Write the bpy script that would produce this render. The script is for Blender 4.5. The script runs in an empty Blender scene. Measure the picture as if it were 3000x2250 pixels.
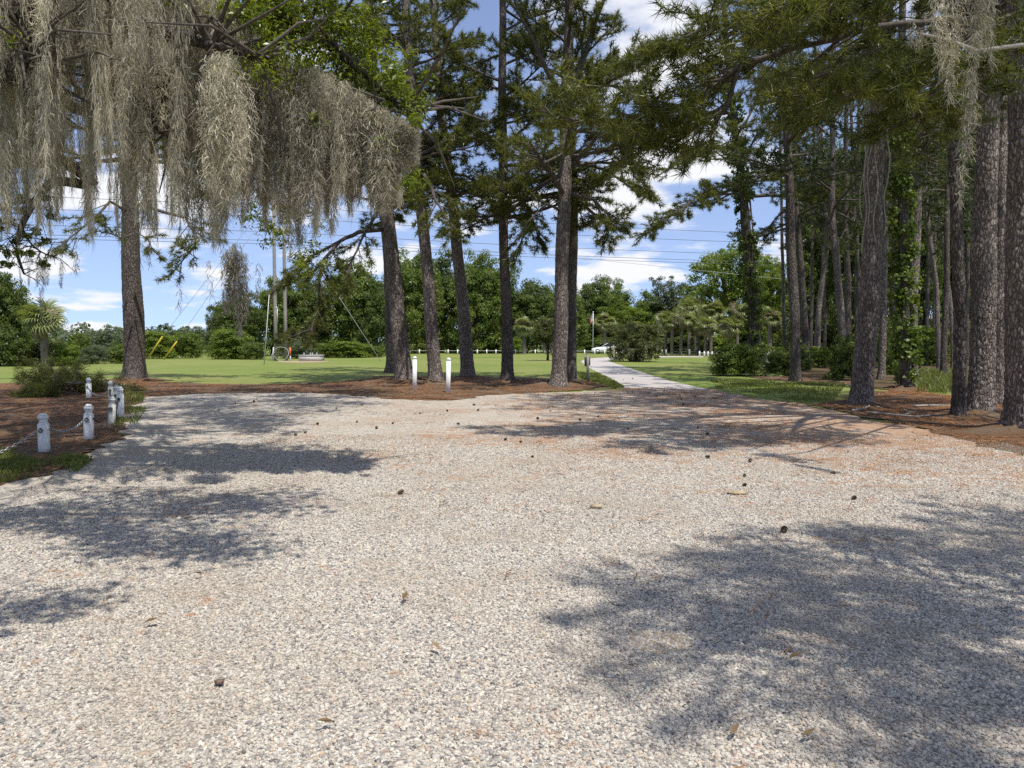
import bpy, math, random
import numpy as np
from mathutils import Vector, Matrix

R = math.radians
scene = bpy.context.scene
COL = scene.collection

# ---------------------------------------------------------------- camera, sky, sun, exposure
CAM_H = 1.55
FPX = 2200.0                      # focal length in pixels of the 3000 px wide photograph
PITCH = math.atan(122.0 / FPX)
cam_d = bpy.data.cameras.new('camera')
cam_d.sensor_width = 36.0
cam_d.lens = FPX / 3000.0 * 36.0
cam_d.clip_start = 0.05
cam_d.clip_end = 3000
cam = bpy.data.objects.new('camera', cam_d)
COL.objects.link(cam)
cam.location = (0, 0, CAM_H)
cam.rotation_euler = (math.pi / 2 - PITCH, 0, 0)
scene.camera = cam

SUN_EL = R(66)
SUN_AZ = math.atan2(0.50, -0.86)   # measured from +Y towards +X
sun_dir = Vector((math.sin(SUN_AZ) * math.cos(SUN_EL), math.cos(SUN_AZ) * math.cos(SUN_EL), math.sin(SUN_EL)))
sun_d = bpy.data.lights.new('sun', 'SUN')
sun_d.energy = 5.0
sun_d.angle = R(0.53)
sun_d.color = (1.0, 0.955, 0.88)
sun = bpy.data.objects.new('sun', sun_d)
COL.objects.link(sun)
sun.rotation_euler = (-sun_dir).to_track_quat('-Z', 'Y').to_euler()
sun.location = (0, -20, 60)

world = bpy.data.worlds.new('World')
scene.world = world
world.use_nodes = True
wn = world.node_tree.nodes
wl = world.node_tree.links
wn.clear()
w_out = wn.new('ShaderNodeOutputWorld')
w_bg = wn.new('ShaderNodeBackground')
w_bg.inputs['Strength'].default_value = 0.115
w_sky = wn.new('ShaderNodeTexSky')
w_sky.sky_type = 'NISHITA'
w_sky.sun_disc = False
w_sky.sun_elevation = SUN_EL
w_sky.sun_rotation = SUN_AZ
w_sky.air_density = 1.0
w_sky.dust_density = 0.25
w_sky.ozone_density = 1.2
w_tc = wn.new('ShaderNodeTexCoord')
w_sep = wn.new('ShaderNodeSeparateXYZ')
wl.new(w_tc.outputs['Generated'], w_sep.inputs[0])

def wmath(op, a, b=None):
    n = wn.new('ShaderNodeMath'); n.operation = op
    for i, v in enumerate((a, b)):
        if v is None: continue
        if isinstance(v, (int, float)): n.inputs[i].default_value = v
        else: wl.new(v, n.inputs[i])
    return n.outputs[0]
zz = wmath('ADD', wmath('MAXIMUM', w_sep.outputs[2], 0.0), 0.16)
w_cmb = wn.new('ShaderNodeCombineXYZ')
wl.new(wmath('DIVIDE', w_sep.outputs[0], zz), w_cmb.inputs[0])
wl.new(wmath('DIVIDE', w_sep.outputs[1], zz), w_cmb.inputs[1])
wl.new(wmath('MULTIPLY', w_sep.outputs[2], 1.5), w_cmb.inputs[2])
w_n = wn.new('ShaderNodeTexNoise')
w_n.inputs['Scale'].default_value = 1.7
w_n.inputs['Detail'].default_value = 9
w_n.inputs['Roughness'].default_value = 0.56
w_map = wn.new('ShaderNodeMapping')
w_map.inputs['Location'].default_value = (0.4, 2.2, 0.4)
wl.new(w_cmb.outputs[0], w_map.inputs[0])
wl.new(w_map.outputs[0], w_n.inputs['Vector'])
w_r = wn.new('ShaderNodeValToRGB')
w_r.color_ramp.elements[0].position = 0.495
w_r.color_ramp.elements[1].position = 0.62
w_r.color_ramp.interpolation = 'EASE'
wl.new(w_n.outputs['Fac'], w_r.inputs[0])
w_mix = wn.new('ShaderNodeMixRGB')
wl.new(w_r.outputs[0], w_mix.inputs[0])
w_hs = wn.new('ShaderNodeHueSaturation')
w_hs.inputs['Saturation'].default_value = 0.82
w_hs.inputs['Value'].default_value = 1.22
w_v = wn.new('ShaderNodeCombineXYZ')                 # keep clear of the yellowish band at the very horizon
wl.new(w_sep.outputs[0], w_v.inputs[0]); wl.new(w_sep.outputs[1], w_v.inputs[1])
wl.new(wmath('ADD', wmath('MULTIPLY', wmath('MAXIMUM', w_sep.outputs[2], 0.0), 0.9), 0.13), w_v.inputs[2])
w_nm = wn.new('ShaderNodeVectorMath'); w_nm.operation = 'NORMALIZE'; wl.new(w_v.outputs[0], w_nm.inputs[0]); wl.new(w_nm.outputs[0], w_sky.inputs['Vector'])
w_tint = wn.new('ShaderNodeMixRGB'); w_tint.blend_type = 'MULTIPLY'; w_tint.inputs[0].default_value = 1.0; w_tint.inputs[2].default_value = (0.92, 1.0, 1.22, 1)
wl.new(w_sky.outputs[0], w_tint.inputs[1])
wl.new(w_tint.outputs[0], w_hs.inputs['Color'])
wl.new(w_hs.outputs[0], w_mix.inputs[1])
w_mix.inputs[2].default_value = (7.6, 7.7, 8.1, 1)
wl.new(w_mix.outputs[0], w_bg.inputs[0])
wl.new(w_bg.outputs[0], w_out.inputs[0])

scene.view_settings.view_transform = 'Standard'
scene.view_settings.look = 'None'
scene.view_settings.exposure = 0.15
scene.view_settings.gamma = 1.0
scene.view_settings.use_curve_mapping = False
scene.render.engine = 'CYCLES'
cy = scene.cycles
cy.max_bounces = 6
cy.diffuse_bounces = 4
cy.glossy_bounces = 2
cy.transmission_bounces = 4
cy.transparent_max_bounces = 4
cy.caustics_reflective = False
cy.caustics_refractive = False
cy.use_denoising = False

# ---------------------------------------------------------------- places on the ground from the photograph
def ray(px, py):
    a = (px - 1500.0) / FPX; b = -(py - 1125.0) / FPX
    c, s = math.cos(PITCH), math.sin(PITCH)
    return Vector((a, c + b * s, -s + b * c))
def G(px, py, z=0.0):             # ground point under a pixel of the 3000 px photograph
    d = ray(px, py); t = (z - CAM_H) / d.z
    return Vector((d.x * t, d.y * t, z))
def P(px, py, Y):                 # point at distance Y
    d = ray(px, py); t = Y / d.y
    return Vector((d.x * t, Y, CAM_H + d.z * t))
F = 1.35624                       # 2212 px view -> 3000 px photograph

# ---------------------------------------------------------------- mesh collector
class MB:
    def __init__(self):
        self.v = []; self.n = 0; self.f3 = []; self.f4 = []; self.t3 = []; self.t4 = []
    def add(self, V, F4=None, F3=None, tint=0.5):
        V = np.asarray(V, dtype=np.float32).reshape(-1, 3)
        if F4 is not None and len(F4):
            F4 = np.asarray(F4, dtype=np.int32).reshape(-1, 4)
            self.f4.append(F4 + self.n); self.t4.append(np.broadcast_to(np.asarray(tint, np.float32), (len(F4),)))
        if F3 is not None and len(F3):
            F3 = np.asarray(F3, dtype=np.int32).reshape(-1, 3)
            self.f3.append(F3 + self.n); self.t3.append(np.broadcast_to(np.asarray(tint, np.float32), (len(F3),)))
        self.v.append(V); self.n += len(V)
    def mesh(self, name, mat, smooth=False):
        me = bpy.data.meshes.new(name)
        if not self.v: return me
        V = np.concatenate(self.v)
        f4 = np.concatenate(self.f4) if self.f4 else np.zeros((0, 4), np.int32)
        f3 = np.concatenate(self.f3) if self.f3 else np.zeros((0, 3), np.int32)
        loops = np.concatenate([f4.ravel(), f3.ravel()])
        tot = np.concatenate([np.full(len(f4), 4, np.int32), np.full(len(f3), 3, np.int32)])
        start = np.concatenate([[0], np.cumsum(tot)[:-1]]).astype(np.int32)
        me.vertices.add(len(V)); me.vertices.foreach_set('co', V.ravel())
        me.loops.add(len(loops)); me.loops.foreach_set('vertex_index', loops)
        me.polygons.add(len(tot)); me.polygons.foreach_set('loop_start', start)
        me.polygons.foreach_set('loop_total', tot)
        if smooth: me.polygons.foreach_set('use_smooth', np.ones(len(tot), bool))
        tint = np.concatenate(self.t4 + self.t3).astype(np.float32)
        at = me.attributes.new('tint', 'FLOAT', 'FACE'); at.data.foreach_set('value', tint)
        me.update(calc_edges=True)
        for m in (mat if isinstance(mat, (list, tuple)) else [mat]): me.materials.append(m)
        return me
    def build(self, name, mat, parent=None, smooth=False, loc=None, kind=None):
        return link(name, self.mesh(name, mat, smooth), parent, loc, kind)
    # shapes
    def box(self, c, s, rot=None, tint=0.5, bev=0.0):
        x, y, z = [k / 2 for k in s]
        V = np.array([(sx * x, sy * y, sz * z) for sx in (-1, 1) for sy in (-1, 1) for sz in (-1, 1)])
        if rot is not None: V = V @ np.array(Matrix(rot).to_3x3()).T
        V = V + np.array(c)
        self.add(V, [(0, 1, 3, 2), (4, 6, 7, 5), (0, 4, 5, 1), (2, 3, 7, 6), (0, 2, 6, 4), (1, 5, 7, 3)], tint=tint)
    def tube(self, pts, rad, k=6, cap=True, tint=0.5):
        pts = np.asarray([tuple(p) for p in pts], dtype=float); n = len(pts)
        rad = np.broadcast_to(np.asarray(rad, float), (n,))
        T = np.gradient(pts, axis=0); T /= np.linalg.norm(T, axis=1, keepdims=True) + 1e-9
        ref = np.array([0, 0, 1.0]) if abs(T[:, 2]).mean() < 0.8 else np.array([0, 1.0, 0])
        A = np.cross(T, ref); A /= np.linalg.norm(A, axis=1, keepdims=True) + 1e-9
        B = np.cross(A, T)
        an = np.arange(k) * 2 * np.pi / k
        V = pts[:, None] + rad[:, None, None] * (np.cos(an)[None, :, None] * A[:, None] + np.sin(an)[None, :, None] * B[:, None])
        i = np.arange(n - 1)[:, None] * k; j = np.arange(k)[None]; j2 = (j + 1) % k
        Q = np.stack([i + j, i + k + j, i + k + j2, i + j2], -1).reshape(-1, 4)
        V = V.reshape(-1, 3); F3 = None
        if cap:
            V = np.concatenate([V, pts[:1], pts[-1:]]); a, b = n * k, n * k + 1; jj = np.arange(k)
            F3 = np.concatenate([np.stack([np.full(k, a), jj, (jj + 1) % k], -1),
                                 np.stack([np.full(k, b), (n - 1) * k + (jj + 1) % k, (n - 1) * k + jj], -1)])
        self.add(V, Q, F3, tint)
    def lathe(self, prof, k=16, c=(0, 0, 0), sq=0.0, tint=0.5, phase=0.0):
        an = np.arange(k) * 2 * np.pi / k + phase
        pr = np.array(prof, float)
        V = np.stack([pr[:, 0][:, None] * np.cos(an)[None], pr[:, 0][:, None] * np.sin(an)[None], np.broadcast_to(pr[:, 1][:, None], (len(pr), k))], -1)
        V = V + np.array(c)
        n = len(pr); i = np.arange(n - 1)[:, None] * k; j = np.arange(k)[None]; j2 = (j + 1) % k
        self.add(V.reshape(-1, 3), np.stack([i + j, i + j2, i + k + j2, i + k + j], -1).reshape(-1, 4), tint=tint)

def link(name, me, parent=None, loc=None, kind=None):
    o = bpy.data.objects.new(name, me); COL.objects.link(o)
    if parent is not None: o.parent = parent
    if loc is not None: o.location = loc
    if kind: o['kind'] = kind
    return o
def tag(o, label, cat, group=None):
    o['label'] = label; o['category'] = cat
    if group: o['group'] = group
    return o
def thing(name, label, cat, loc=(0, 0, 0), group=None, rz=0.0, sc=None):
    o = bpy.data.objects.new(name, None); COL.objects.link(o)
    o.empty_display_size = 0.2
    o.location = loc; o.rotation_euler = (0, 0, rz)
    if sc is not None: o.scale = sc if isinstance(sc, (tuple, list)) else (sc,) * 3
    return tag(o, label, cat, group)
def copy_thing(src, label, loc, rz=0.0, sc=None, group=None):
    r = src.copy(); COL.objects.link(r); r.location = loc; r.rotation_euler = (0, 0, rz)
    if sc is not None: r.scale = sc if isinstance(sc, (tuple, list)) else (sc,) * 3
    r['label'] = label
    if group: r['group'] = group
    for ch in list(src.children):
        c = ch.copy(); COL.objects.link(c); c.parent = r
        for g in list(ch.children):
            d = g.copy(); COL.objects.link(d); d.parent = c
    return r

# ---------------------------------------------------------------- materials
class MT:
    def __init__(self, name, rough=0.8, spec=0.3):
        self.m = bpy.data.materials.new(name); self.m.use_nodes = True
        self.t = self.m.node_tree; self.b = self.t.nodes['Principled BSDF']
        self.out = self.t.nodes['Material Output']
        self.b.inputs['Roughness'].default_value = rough
        self.b.inputs['Specular IOR Level'].default_value = spec
    def node(self, typ, **kw):
        n = self.t.nodes.new(typ)
        for k, v in kw.items():
            if k.startswith('i_'): n.inputs[k[2:].replace('_', ' ')].default_value = v
            else: setattr(n, k, v)
        return n
    def link(self, a, b): self.t.links.new(a, b)
    def coords(self, scale=(1, 1, 1), kind='Object', loc=(0, 0, 0)):
        if kind == 'Position':
            src = self.node('ShaderNodeNewGeometry').outputs['Position']
        else: src = self.node('ShaderNodeTexCoord').outputs[kind]
        mp = self.node('ShaderNodeMapping'); mp.inputs['Scale'].default_value = scale; mp.inputs['Location'].default_value = loc
        self.link(src, mp.inputs[0]); return mp.outputs[0]
    def noise(self, vec, scale, detail=4, rough=0.55, out='Fac'):
        n = self.node('ShaderNodeTexNoise'); n.inputs['Scale'].default_value = scale
        n.inputs['Detail'].default_value = detail; n.inputs['Roughness'].default_value = rough
        self.link(vec, n.inputs['Vector']); return n.outputs[out]
    def voro(self, vec, scale, feature='F1', out='Distance', rnd=1.0):
        n = self.node('ShaderNodeTexVoronoi', feature=feature); n.inputs['Scale'].default_value = scale
        n.inputs['Randomness'].default_value = rnd
        self.link(vec, n.inputs['Vector']); return n.outputs[out]
    def ramp(self, fac, stops, interp='LINEAR'):
        n = self.node('ShaderNodeValToRGB'); cr = n.color_ramp; cr.interpolation = interp
        while len(cr.elements) < len(stops): cr.elements.new(0.5)
        for e, (p, c) in zip(cr.elements, stops):
            e.position = p
            e.color = (c, c, c, 1) if isinstance(c, (int, float)) else (*c, 1)
        self.link(fac, n.inputs[0]); return n.outputs[0]
    def mix(self, fac, a, b, mode='MIX'):
        n = self.node('ShaderNodeMixRGB', blend_type=mode)
        for i, v in enumerate((fac, a, b)):
            if isinstance(v, (int, float)): n.inputs[i].default_value = v if i == 0 else (v, v, v, 1)
            elif isinstance(v, tuple): n.inputs[i].default_value = (*v, 1)
            else: self.link(v, n.inputs[i])
        return n.outputs[0]
    def math(self, op, a, b=0.0, clamp=False):
        n = self.node('ShaderNodeMath', operation=op); n.use_clamp = clamp
        for i, v in enumerate((a, b)):
            if isinstance(v, (int, float)): n.inputs[i].default_value = v
            else: self.link(v, n.inputs[i])
        return n.outputs[0]
    def attr(self, name='tint'):
        return self.node('ShaderNodeAttribute', attribute_name=name).outputs['Fac']
    def base(self, c):
        if isinstance(c, tuple): self.b.inputs['Base Color'].default_value = (*c, 1)
        else: self.link(c, self.b.inputs['Base Color'])
        return self
    def bump(self, h, strength=0.5, dist=0.02):
        n = self.node('ShaderNodeBump'); n.inputs['Strength'].default_value = strength; n.inputs['Distance'].default_value = dist
        self.link(h, n.inputs['Height']); self.link(n.outputs[0], self.b.inputs['Normal']); return self

def leaf_mat(name, c1, c2, trans=0.35, tcol=None, rough=0.45, spec=0.35, inst=False):
    M = MT(name, rough, spec)
    f = M.attr()
    col = M.ramp(f, [(0.0, c1), (1.0, c2)])
    if inst: col = M.mix(1.0, col, M.ramp(M.node('ShaderNodeObjectInfo').outputs['Random'], [(0.0, 0.6), (1.0, 1.15)]), 'MULTIPLY')
    M.base(col)
    tr = M.node('ShaderNodeBsdfTranslucent')
    tc = M.mix(1.0, col, tcol or (1.5, 1.35, 0.6), 'MULTIPLY')
    M.link(tc, tr.inputs[0])
    mx = M.node('ShaderNodeMixShader'); mx.inputs[0].default_value = trans
    M.link(M.b.outputs[0], mx.inputs[1]); M.link(tr.outputs[0], mx.inputs[2])
    M.link(mx.outputs[0], M.out.inputs[0])
    return M.m

def bark_mat(name, c_plate1, c_plate2, c_dark, zs=0.42, scale=15.0, amt=0.9):
    M = MT(name, 0.9, 0.15)
    v = M.coords((1, 1, zs))
    wob = M.noise(v, 9, 3, 0.6, 'Color')
    vv = M.node('ShaderNodeVectorMath', operation='ADD')
    sc = M.node('ShaderNodeVectorMath', operation='SCALE'); sc.inputs[3].default_value = 0.05
    M.link(wob, sc.inputs[0]); M.link(v, vv.inputs[0]); M.link(sc.outputs[0], vv.inputs[1])
    cellc = M.voro(vv.outputs[0], scale, 'F1', 'Color')
    edge = M.voro(vv.outputs[0], scale, 'DISTANCE_TO_EDGE')
    sepc = M.node('ShaderNodeSeparateColor'); M.link(cellc, sepc.inputs[0])
    n2 = M.noise(M.coords((1, 1, 0.6)), 40, 5, 0.65)
    fac = M.math('ADD', M.math('MULTIPLY', sepc.outputs[0], 0.6), M.math('MULTIPLY', n2, 0.5))
    col = M.ramp(fac, [(0.2, c_plate1), (0.85, c_plate2)])
    em = M.ramp(edge, [(0.0, 0.0), (0.16, 1.0)])
    col = M.mix(em, c_dark, col)
    big = M.noise(M.coords((1, 1, 0.5)), 1.3, 3)
    col = M.mix(1.0, col, M.ramp(big, [(0.3, 0.72), (0.7, 1.15)]), 'MULTIPLY')
    M.base(col)
    h = M.math('ADD', M.ramp(edge, [(0.0, 0.0), (0.2, 1.0)]), M.math('MULTIPLY', n2, 0.5))
    M.bump(h, amt, 0.025)
    return M.m

bark_pine = bark_mat('pine_bark', (0.155, 0.125, 0.108), (0.34, 0.29, 0.26), (0.105, 0.082, 0.07), 0.34, 19)
bark_dark = bark_mat('dark_pine_bark', (0.10, 0.082, 0.07), (0.20, 0.17, 0.15), (0.065, 0.052, 0.045), 0.3, 19)  # darker tone of the pine bark
bark_oak = bark_mat('oak_bark', (0.07, 0.058, 0.048), (0.16, 0.14, 0.12), (0.04, 0.033, 0.028), zs=0.5, scale=22)
M = MT('twig_bark', 0.9, 0.15); M.base(M.ramp(M.noise(M.coords((1, 1, 1)), 14, 4), [(0.3, (0.055, 0.044, 0.036)), (0.7, (0.13, 0.11, 0.095))])); twig_mat = M.m
M = MT('pale_dead_wood', 0.85, 0.2); M.base(M.ramp(M.noise(M.coords((1, 1, 1)), 30, 4), [(0.3, (0.22, 0.19, 0.16)), (0.7, (0.42, 0.38, 0.33))])); deadwood = M.m
needle_mat = leaf_mat('pine_needles', (0.052, 0.068, 0.015), (0.20, 0.205, 0.048), 0.42, (1.4, 1.4, 0.6), 0.4, 0.4)
needle_far = leaf_mat('pine_needles_shady', (0.034, 0.052, 0.016), (0.095, 0.115, 0.032), 0.3, (1.4, 1.4, 0.6), 0.45, 0.35)  # darker copy of the pine needles, wood shade put into the colour
oak_leaf = leaf_mat('oak_leaves', (0.07, 0.105, 0.016), (0.22, 0.26, 0.036), 0.42, (1.5, 1.45, 0.5), 0.35, 0.5)
leaf_dark = leaf_mat('dark_tree_leaves', (0.055, 0.09, 0.018), (0.15, 0.195, 0.045), 0.42)
leaf_mid = leaf_mat('mid_tree_leaves', (0.07, 0.115, 0.02), (0.19, 0.245, 0.05), 0.42)
leaf_bright = leaf_mat('bright_tree_leaves', (0.09, 0.145, 0.02), (0.23, 0.30, 0.05), 0.45)
leaf_olive = leaf_mat('olive_leaves', (0.055, 0.07, 0.020), (0.14, 0.16, 0.05), 0.35)
leaf_hazy = leaf_mat('grey_green_leaves', (0.075, 0.105, 0.06), (0.15, 0.185, 0.10), 0.35)
leaf_brown = leaf_mat('dry_brown_leaves', (0.16, 0.10, 0.05), (0.32, 0.23, 0.12), 0.3, (1.1, 1, .8))
palm_green = leaf_mat('palm_fronds', (0.12, 0.15, 0.04), (0.30, 0.33, 0.13), 0.3, (1.3, 1.3, 0.6), 0.35, 0.5)
palm_dead = leaf_mat('dead_palm_fronds', (0.16, 0.125, 0.08), (0.38, 0.32, 0.21), 0.3, (1.1, 1, .8))
moss_mat = leaf_mat('spanish_moss', (0.33, 0.31, 0.235), (0.70, 0.65, 0.53), 0.42, (1.1, 1.05, 0.9), 0.7, 0.2, True)
straw_mat = leaf_mat('pine_straw_needles', (0.20, 0.085, 0.030), (0.46, 0.22, 0.09), 0.2, (1.1, 1, .8), 0.6, 0.3)
grass_mat = leaf_mat('grass_blades', (0.075, 0.105, 0.02), (0.21, 0.235, 0.06), 0.35)
# ---------------------------------------------------------------- ground
def ragged(pts, step=0.12, amp=0.12, seed=0):
    rng = np.random.default_rng(seed); out = []
    n = len(pts); s = 0.0; ph = rng.uniform(0, 6.28, 6); fr = np.array([1.1, 2.3, 4.1, 7.7, 13.0, 19.0]); am = np.array([1, .8, .6, .45, .35, .25])
    for i in range(n):
        a = np.array(pts[i][:2], float); b = np.array(pts[(i + 1) % n][:2], float)
        L = np.linalg.norm(b - a)
        st = step * max(1.0, min(6.0, np.linalg.norm((a + b) / 2) / 14))
        m = max(1, int(L / st)); nrm = np.array([-(b - a)[1], (b - a)[0]]) / (L + 1e-9)
        for k in range(m):
            q = a + (b - a) * k / m; d = s + L * k / m
            out.append(q + nrm * amp * (np.sin(fr * d + ph) * am).sum() / 1.6 + nrm * rng.normal(0, amp * 0.12))
        s += L
    return out
def sheet(name, pts, z, mat, kind='structure'):
    me = bpy.data.meshes.new(name)
    me.from_pydata([(p[0], p[1], z) for p in pts], [], [tuple(range(len(pts)))])
    me.update(); me.materials.append(mat)
    if me.polygons[0].normal.z < 0: me.flip_normals()
    return link(name, me, kind=kind)
def inside(px, py, poly):
    poly = np.array([(p[0], p[1]) for p in poly]); c = np.zeros(len(px), bool); j = len(poly) - 1
    for i in range(len(poly)):
        xi, yi = poly[i]; xj, yj = poly[j]
        if yi != yj:
            c ^= ((yi > py) != (yj > py)) & (px < (xj - xi) * (py - yi) / (yj - yi) + xi)
        j = i
    return c

# lawn
M = MT('mown_grass', 0.85, 0.15)
pv = M.coords((1, 1, 1), 'Position')
n1 = M.noise(pv, 0.11, 5); n2 = M.noise(pv, 1.7, 6, 0.65); n3 = M.noise(M.coords((1, 0.8, 1), 'Position'), 22, 4, 0.7)
f = M.math('ADD', M.math('ADD', M.math('MULTIPLY', n1, 0.55), M.math('MULTIPLY', n2, 0.35)), M.math('MULTIPLY', n3, 0.45))
col = M.ramp(f, [(0.42, (0.085, 0.125, 0.024)), (0.62, (0.145, 0.19, 0.040)), (0.80, (0.19, 0.215, 0.060))])
dry = M.ramp(M.math('ADD', M.math('MULTIPLY', M.noise(pv, 0.23, 4), 0.8), M.math('MULTIPLY', n2, 0.25)), [(0.52, 0.0), (0.70, 0.75)])
col = M.mix(dry, col, (0.24, 0.205, 0.085))
M.base(col); M.bump(n3, 0.5, 0.03)
lawn_mat = M.m
lawn = MB()
xs = np.linspace(-500, 500, 101); ys = np.linspace(-60, 900, 97)
X, Y = np.meshgrid(xs, ys)
V = np.stack([X, Y, np.zeros_like(X)], -1).reshape(-1, 3)
i = np.arange(96)[:, None] * 101; j = np.arange(100)[None]
lawn.add(V, np.stack([i + j, i + j + 1, i + 102 + j, i + 101 + j], -1).reshape(-1, 4))
lawn.build('lawn', lawn_mat, kind='structure')

# paved path that bends away to the left and then runs off behind the round bush
M = MT('pale_paving', 0.85, 0.2)
pv = M.coords((1, 1, 1), 'Position')
a = M.noise(pv, 25, 4, 0.6); b = M.noise(pv, 0.5, 5)
M.base(M.mix(M.ramp(b, [(0.45, 0.0), (0.7, 0.4)]), M.ramp(a, [(0.3, (0.38, 0.355, 0.335)), (0.7, (0.44, 0.41, 0.385))]), (0.35, 0.315, 0.28)))
M.bump(a, 0.15, 0.01)
path_px = [(1840, 1150), (1823, 1132), (1792, 1110), (1760, 1094), (1731, 1081), (1711, 1067), (1701, 1059), (1711, 1053.5), (1731, 1050), (1772, 1047.4), (1829, 1045), (1900, 1043.8), (1960, 1043.5),
           (2060, 1043.5), (2060, 1046.5), (1955, 1046.6), (1900, 1047.2), (1833, 1048.5), (1796, 1051.5), (1782, 1055), (1785, 1059), (1813, 1068), (1853, 1081), (1914, 1102), (1996, 1124), (2083, 1142), (2110, 1158)]
path_poly = [G(*p) for p in path_px]
sheet('path', ragged(path_poly, 0.3, 0.03, 3), 0.006, M.m)

# gravel drive
gpx = [(-150, 1462), (0, 1418), (130, 1388), (250, 1345), (305, 1308), (345, 1262), (368, 1218), (385, 1182), (440, 1160), (560, 1152), (700, 1150), (850, 1150), (1000, 1154), (1120, 1165), (1270, 1170), (1400, 1158), (1550, 1151), (1700, 1150), (1800, 1144),
       (1840, 1136), (2083, 1142), (2200, 1165), (2330, 1184), (2450, 1205), (2600, 1240), (2750, 1272), (3000, 1328), (3200, 1390)]
gravel_poly = [G(*p) for p in gpx] + [Vector((9.5, 5, 0)), Vector((11, -14, 0)), Vector((-8, -14, 0)), Vector((-6.2, 3, 0))]
STONE = [(0.0, (0.10, 0.095, 0.09)), (0.08, (0.22, 0.21, 0.20)), (0.3, (0.36, 0.332, 0.29)), (0.55, (0.465, 0.428, 0.365)), (0.82, (0.58, 0.54, 0.455)), (0.91, (0.44, 0.36, 0.30)), (0.95, (0.46, 0.36, 0.25)), (1.0, (0.32, 0.235, 0.20))]
def gravel_straw(M, pv, col):
    sep = M.node('ShaderNodeSeparateXYZ'); M.link(pv, sep.inputs[0])
    zone = M.math('MULTIPLY', M.math('SUBTRACT', sep.outputs[1], 5.5), 0.16, True)          # litter lies towards the pines
    zr = M.math('ADD', M.math('MULTIPLY', sep.outputs[0], 0.055), 0.45, True)
    zone = M.math('MULTIPLY', zone, zr)
    big = M.noise(pv, 0.55, 4, 0.6); mid = M.noise(M.coords((0.6, 1.3, 1), 'Position'), 4.2, 6, 0.68)
    fine = M.noise(M.coords((0.6, 1.3, 1), 'Position'), 13, 4, 0.7)
    m = M.math('ADD', M.math('ADD', M.math('MULTIPLY', big, 0.28), M.math('MULTIPLY', mid, 0.42)), M.math('MULTIPLY', fine, 0.42))
    m = M.math('ADD', m, M.math('MULTIPLY', zone, 0.165))
    msk = M.ramp(m, [(0.63, 0.0), (0.70, 0.75)])
    return M.mix(msk, col, M.ramp(M.noise(pv, 70, 3), [(0.3, (0.27, 0.135, 0.065)), (0.7, (0.43, 0.25, 0.135))]))
M = MT('crushed_stone', 0.9, 0.2)
pv = M.coords((1, 1, 1), 'Position')
cc = M.voro(pv, 52, 'F1', 'Color'); ed = M.voro(pv, 52, 'F1', 'Distance')
sc_ = M.node('ShaderNodeSeparateColor'); M.link(cc, sc_.inputs[0])
col = M.ramp(sc_.outputs[0], STONE)
dirt = M.noise(pv, 0.8, 6, 0.65)
col = M.mix(M.ramp(dirt, [(0.44, 0.0), (0.70, 0.65)]), col, (0.34, 0.285, 0.22))
M.base(gravel_straw(M, pv, col))
M.bump(M.math('SUBTRACT', 1.0, ed), 1.0, 0.012)
gravel_mat = M.m
gravel_edge = ragged(gravel_poly, 0.10, 0.16, 5)
sheet('gravel_drive', gravel_edge, 0.012, gravel_mat)

# bare sandy spot in the gravel
M = MT('bare_sand', 0.95, 0.1); pv = M.coords((1, 1, 1), 'Position')
M.base(M.ramp(M.noise(pv, 35, 5, 0.7), [(0.3, (0.26, 0.195, 0.125)), (0.7, (0.42, 0.33, 0.22))])); M.bump(M.noise(pv, 90, 4), 0.6, 0.01)
sand_mat = M.m
c = G(1935, 1880)
SAND = (c.x, c.y, 0.17, 0.16)
sheet('sand_patch', ragged([c + Vector((0.20 * math.cos(t), 0.17 * math.sin(t), 0)) for t in np.linspace(0, 6.1, 14)], 0.02, 0.07, 8), 0.0150, sand_mat)

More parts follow.
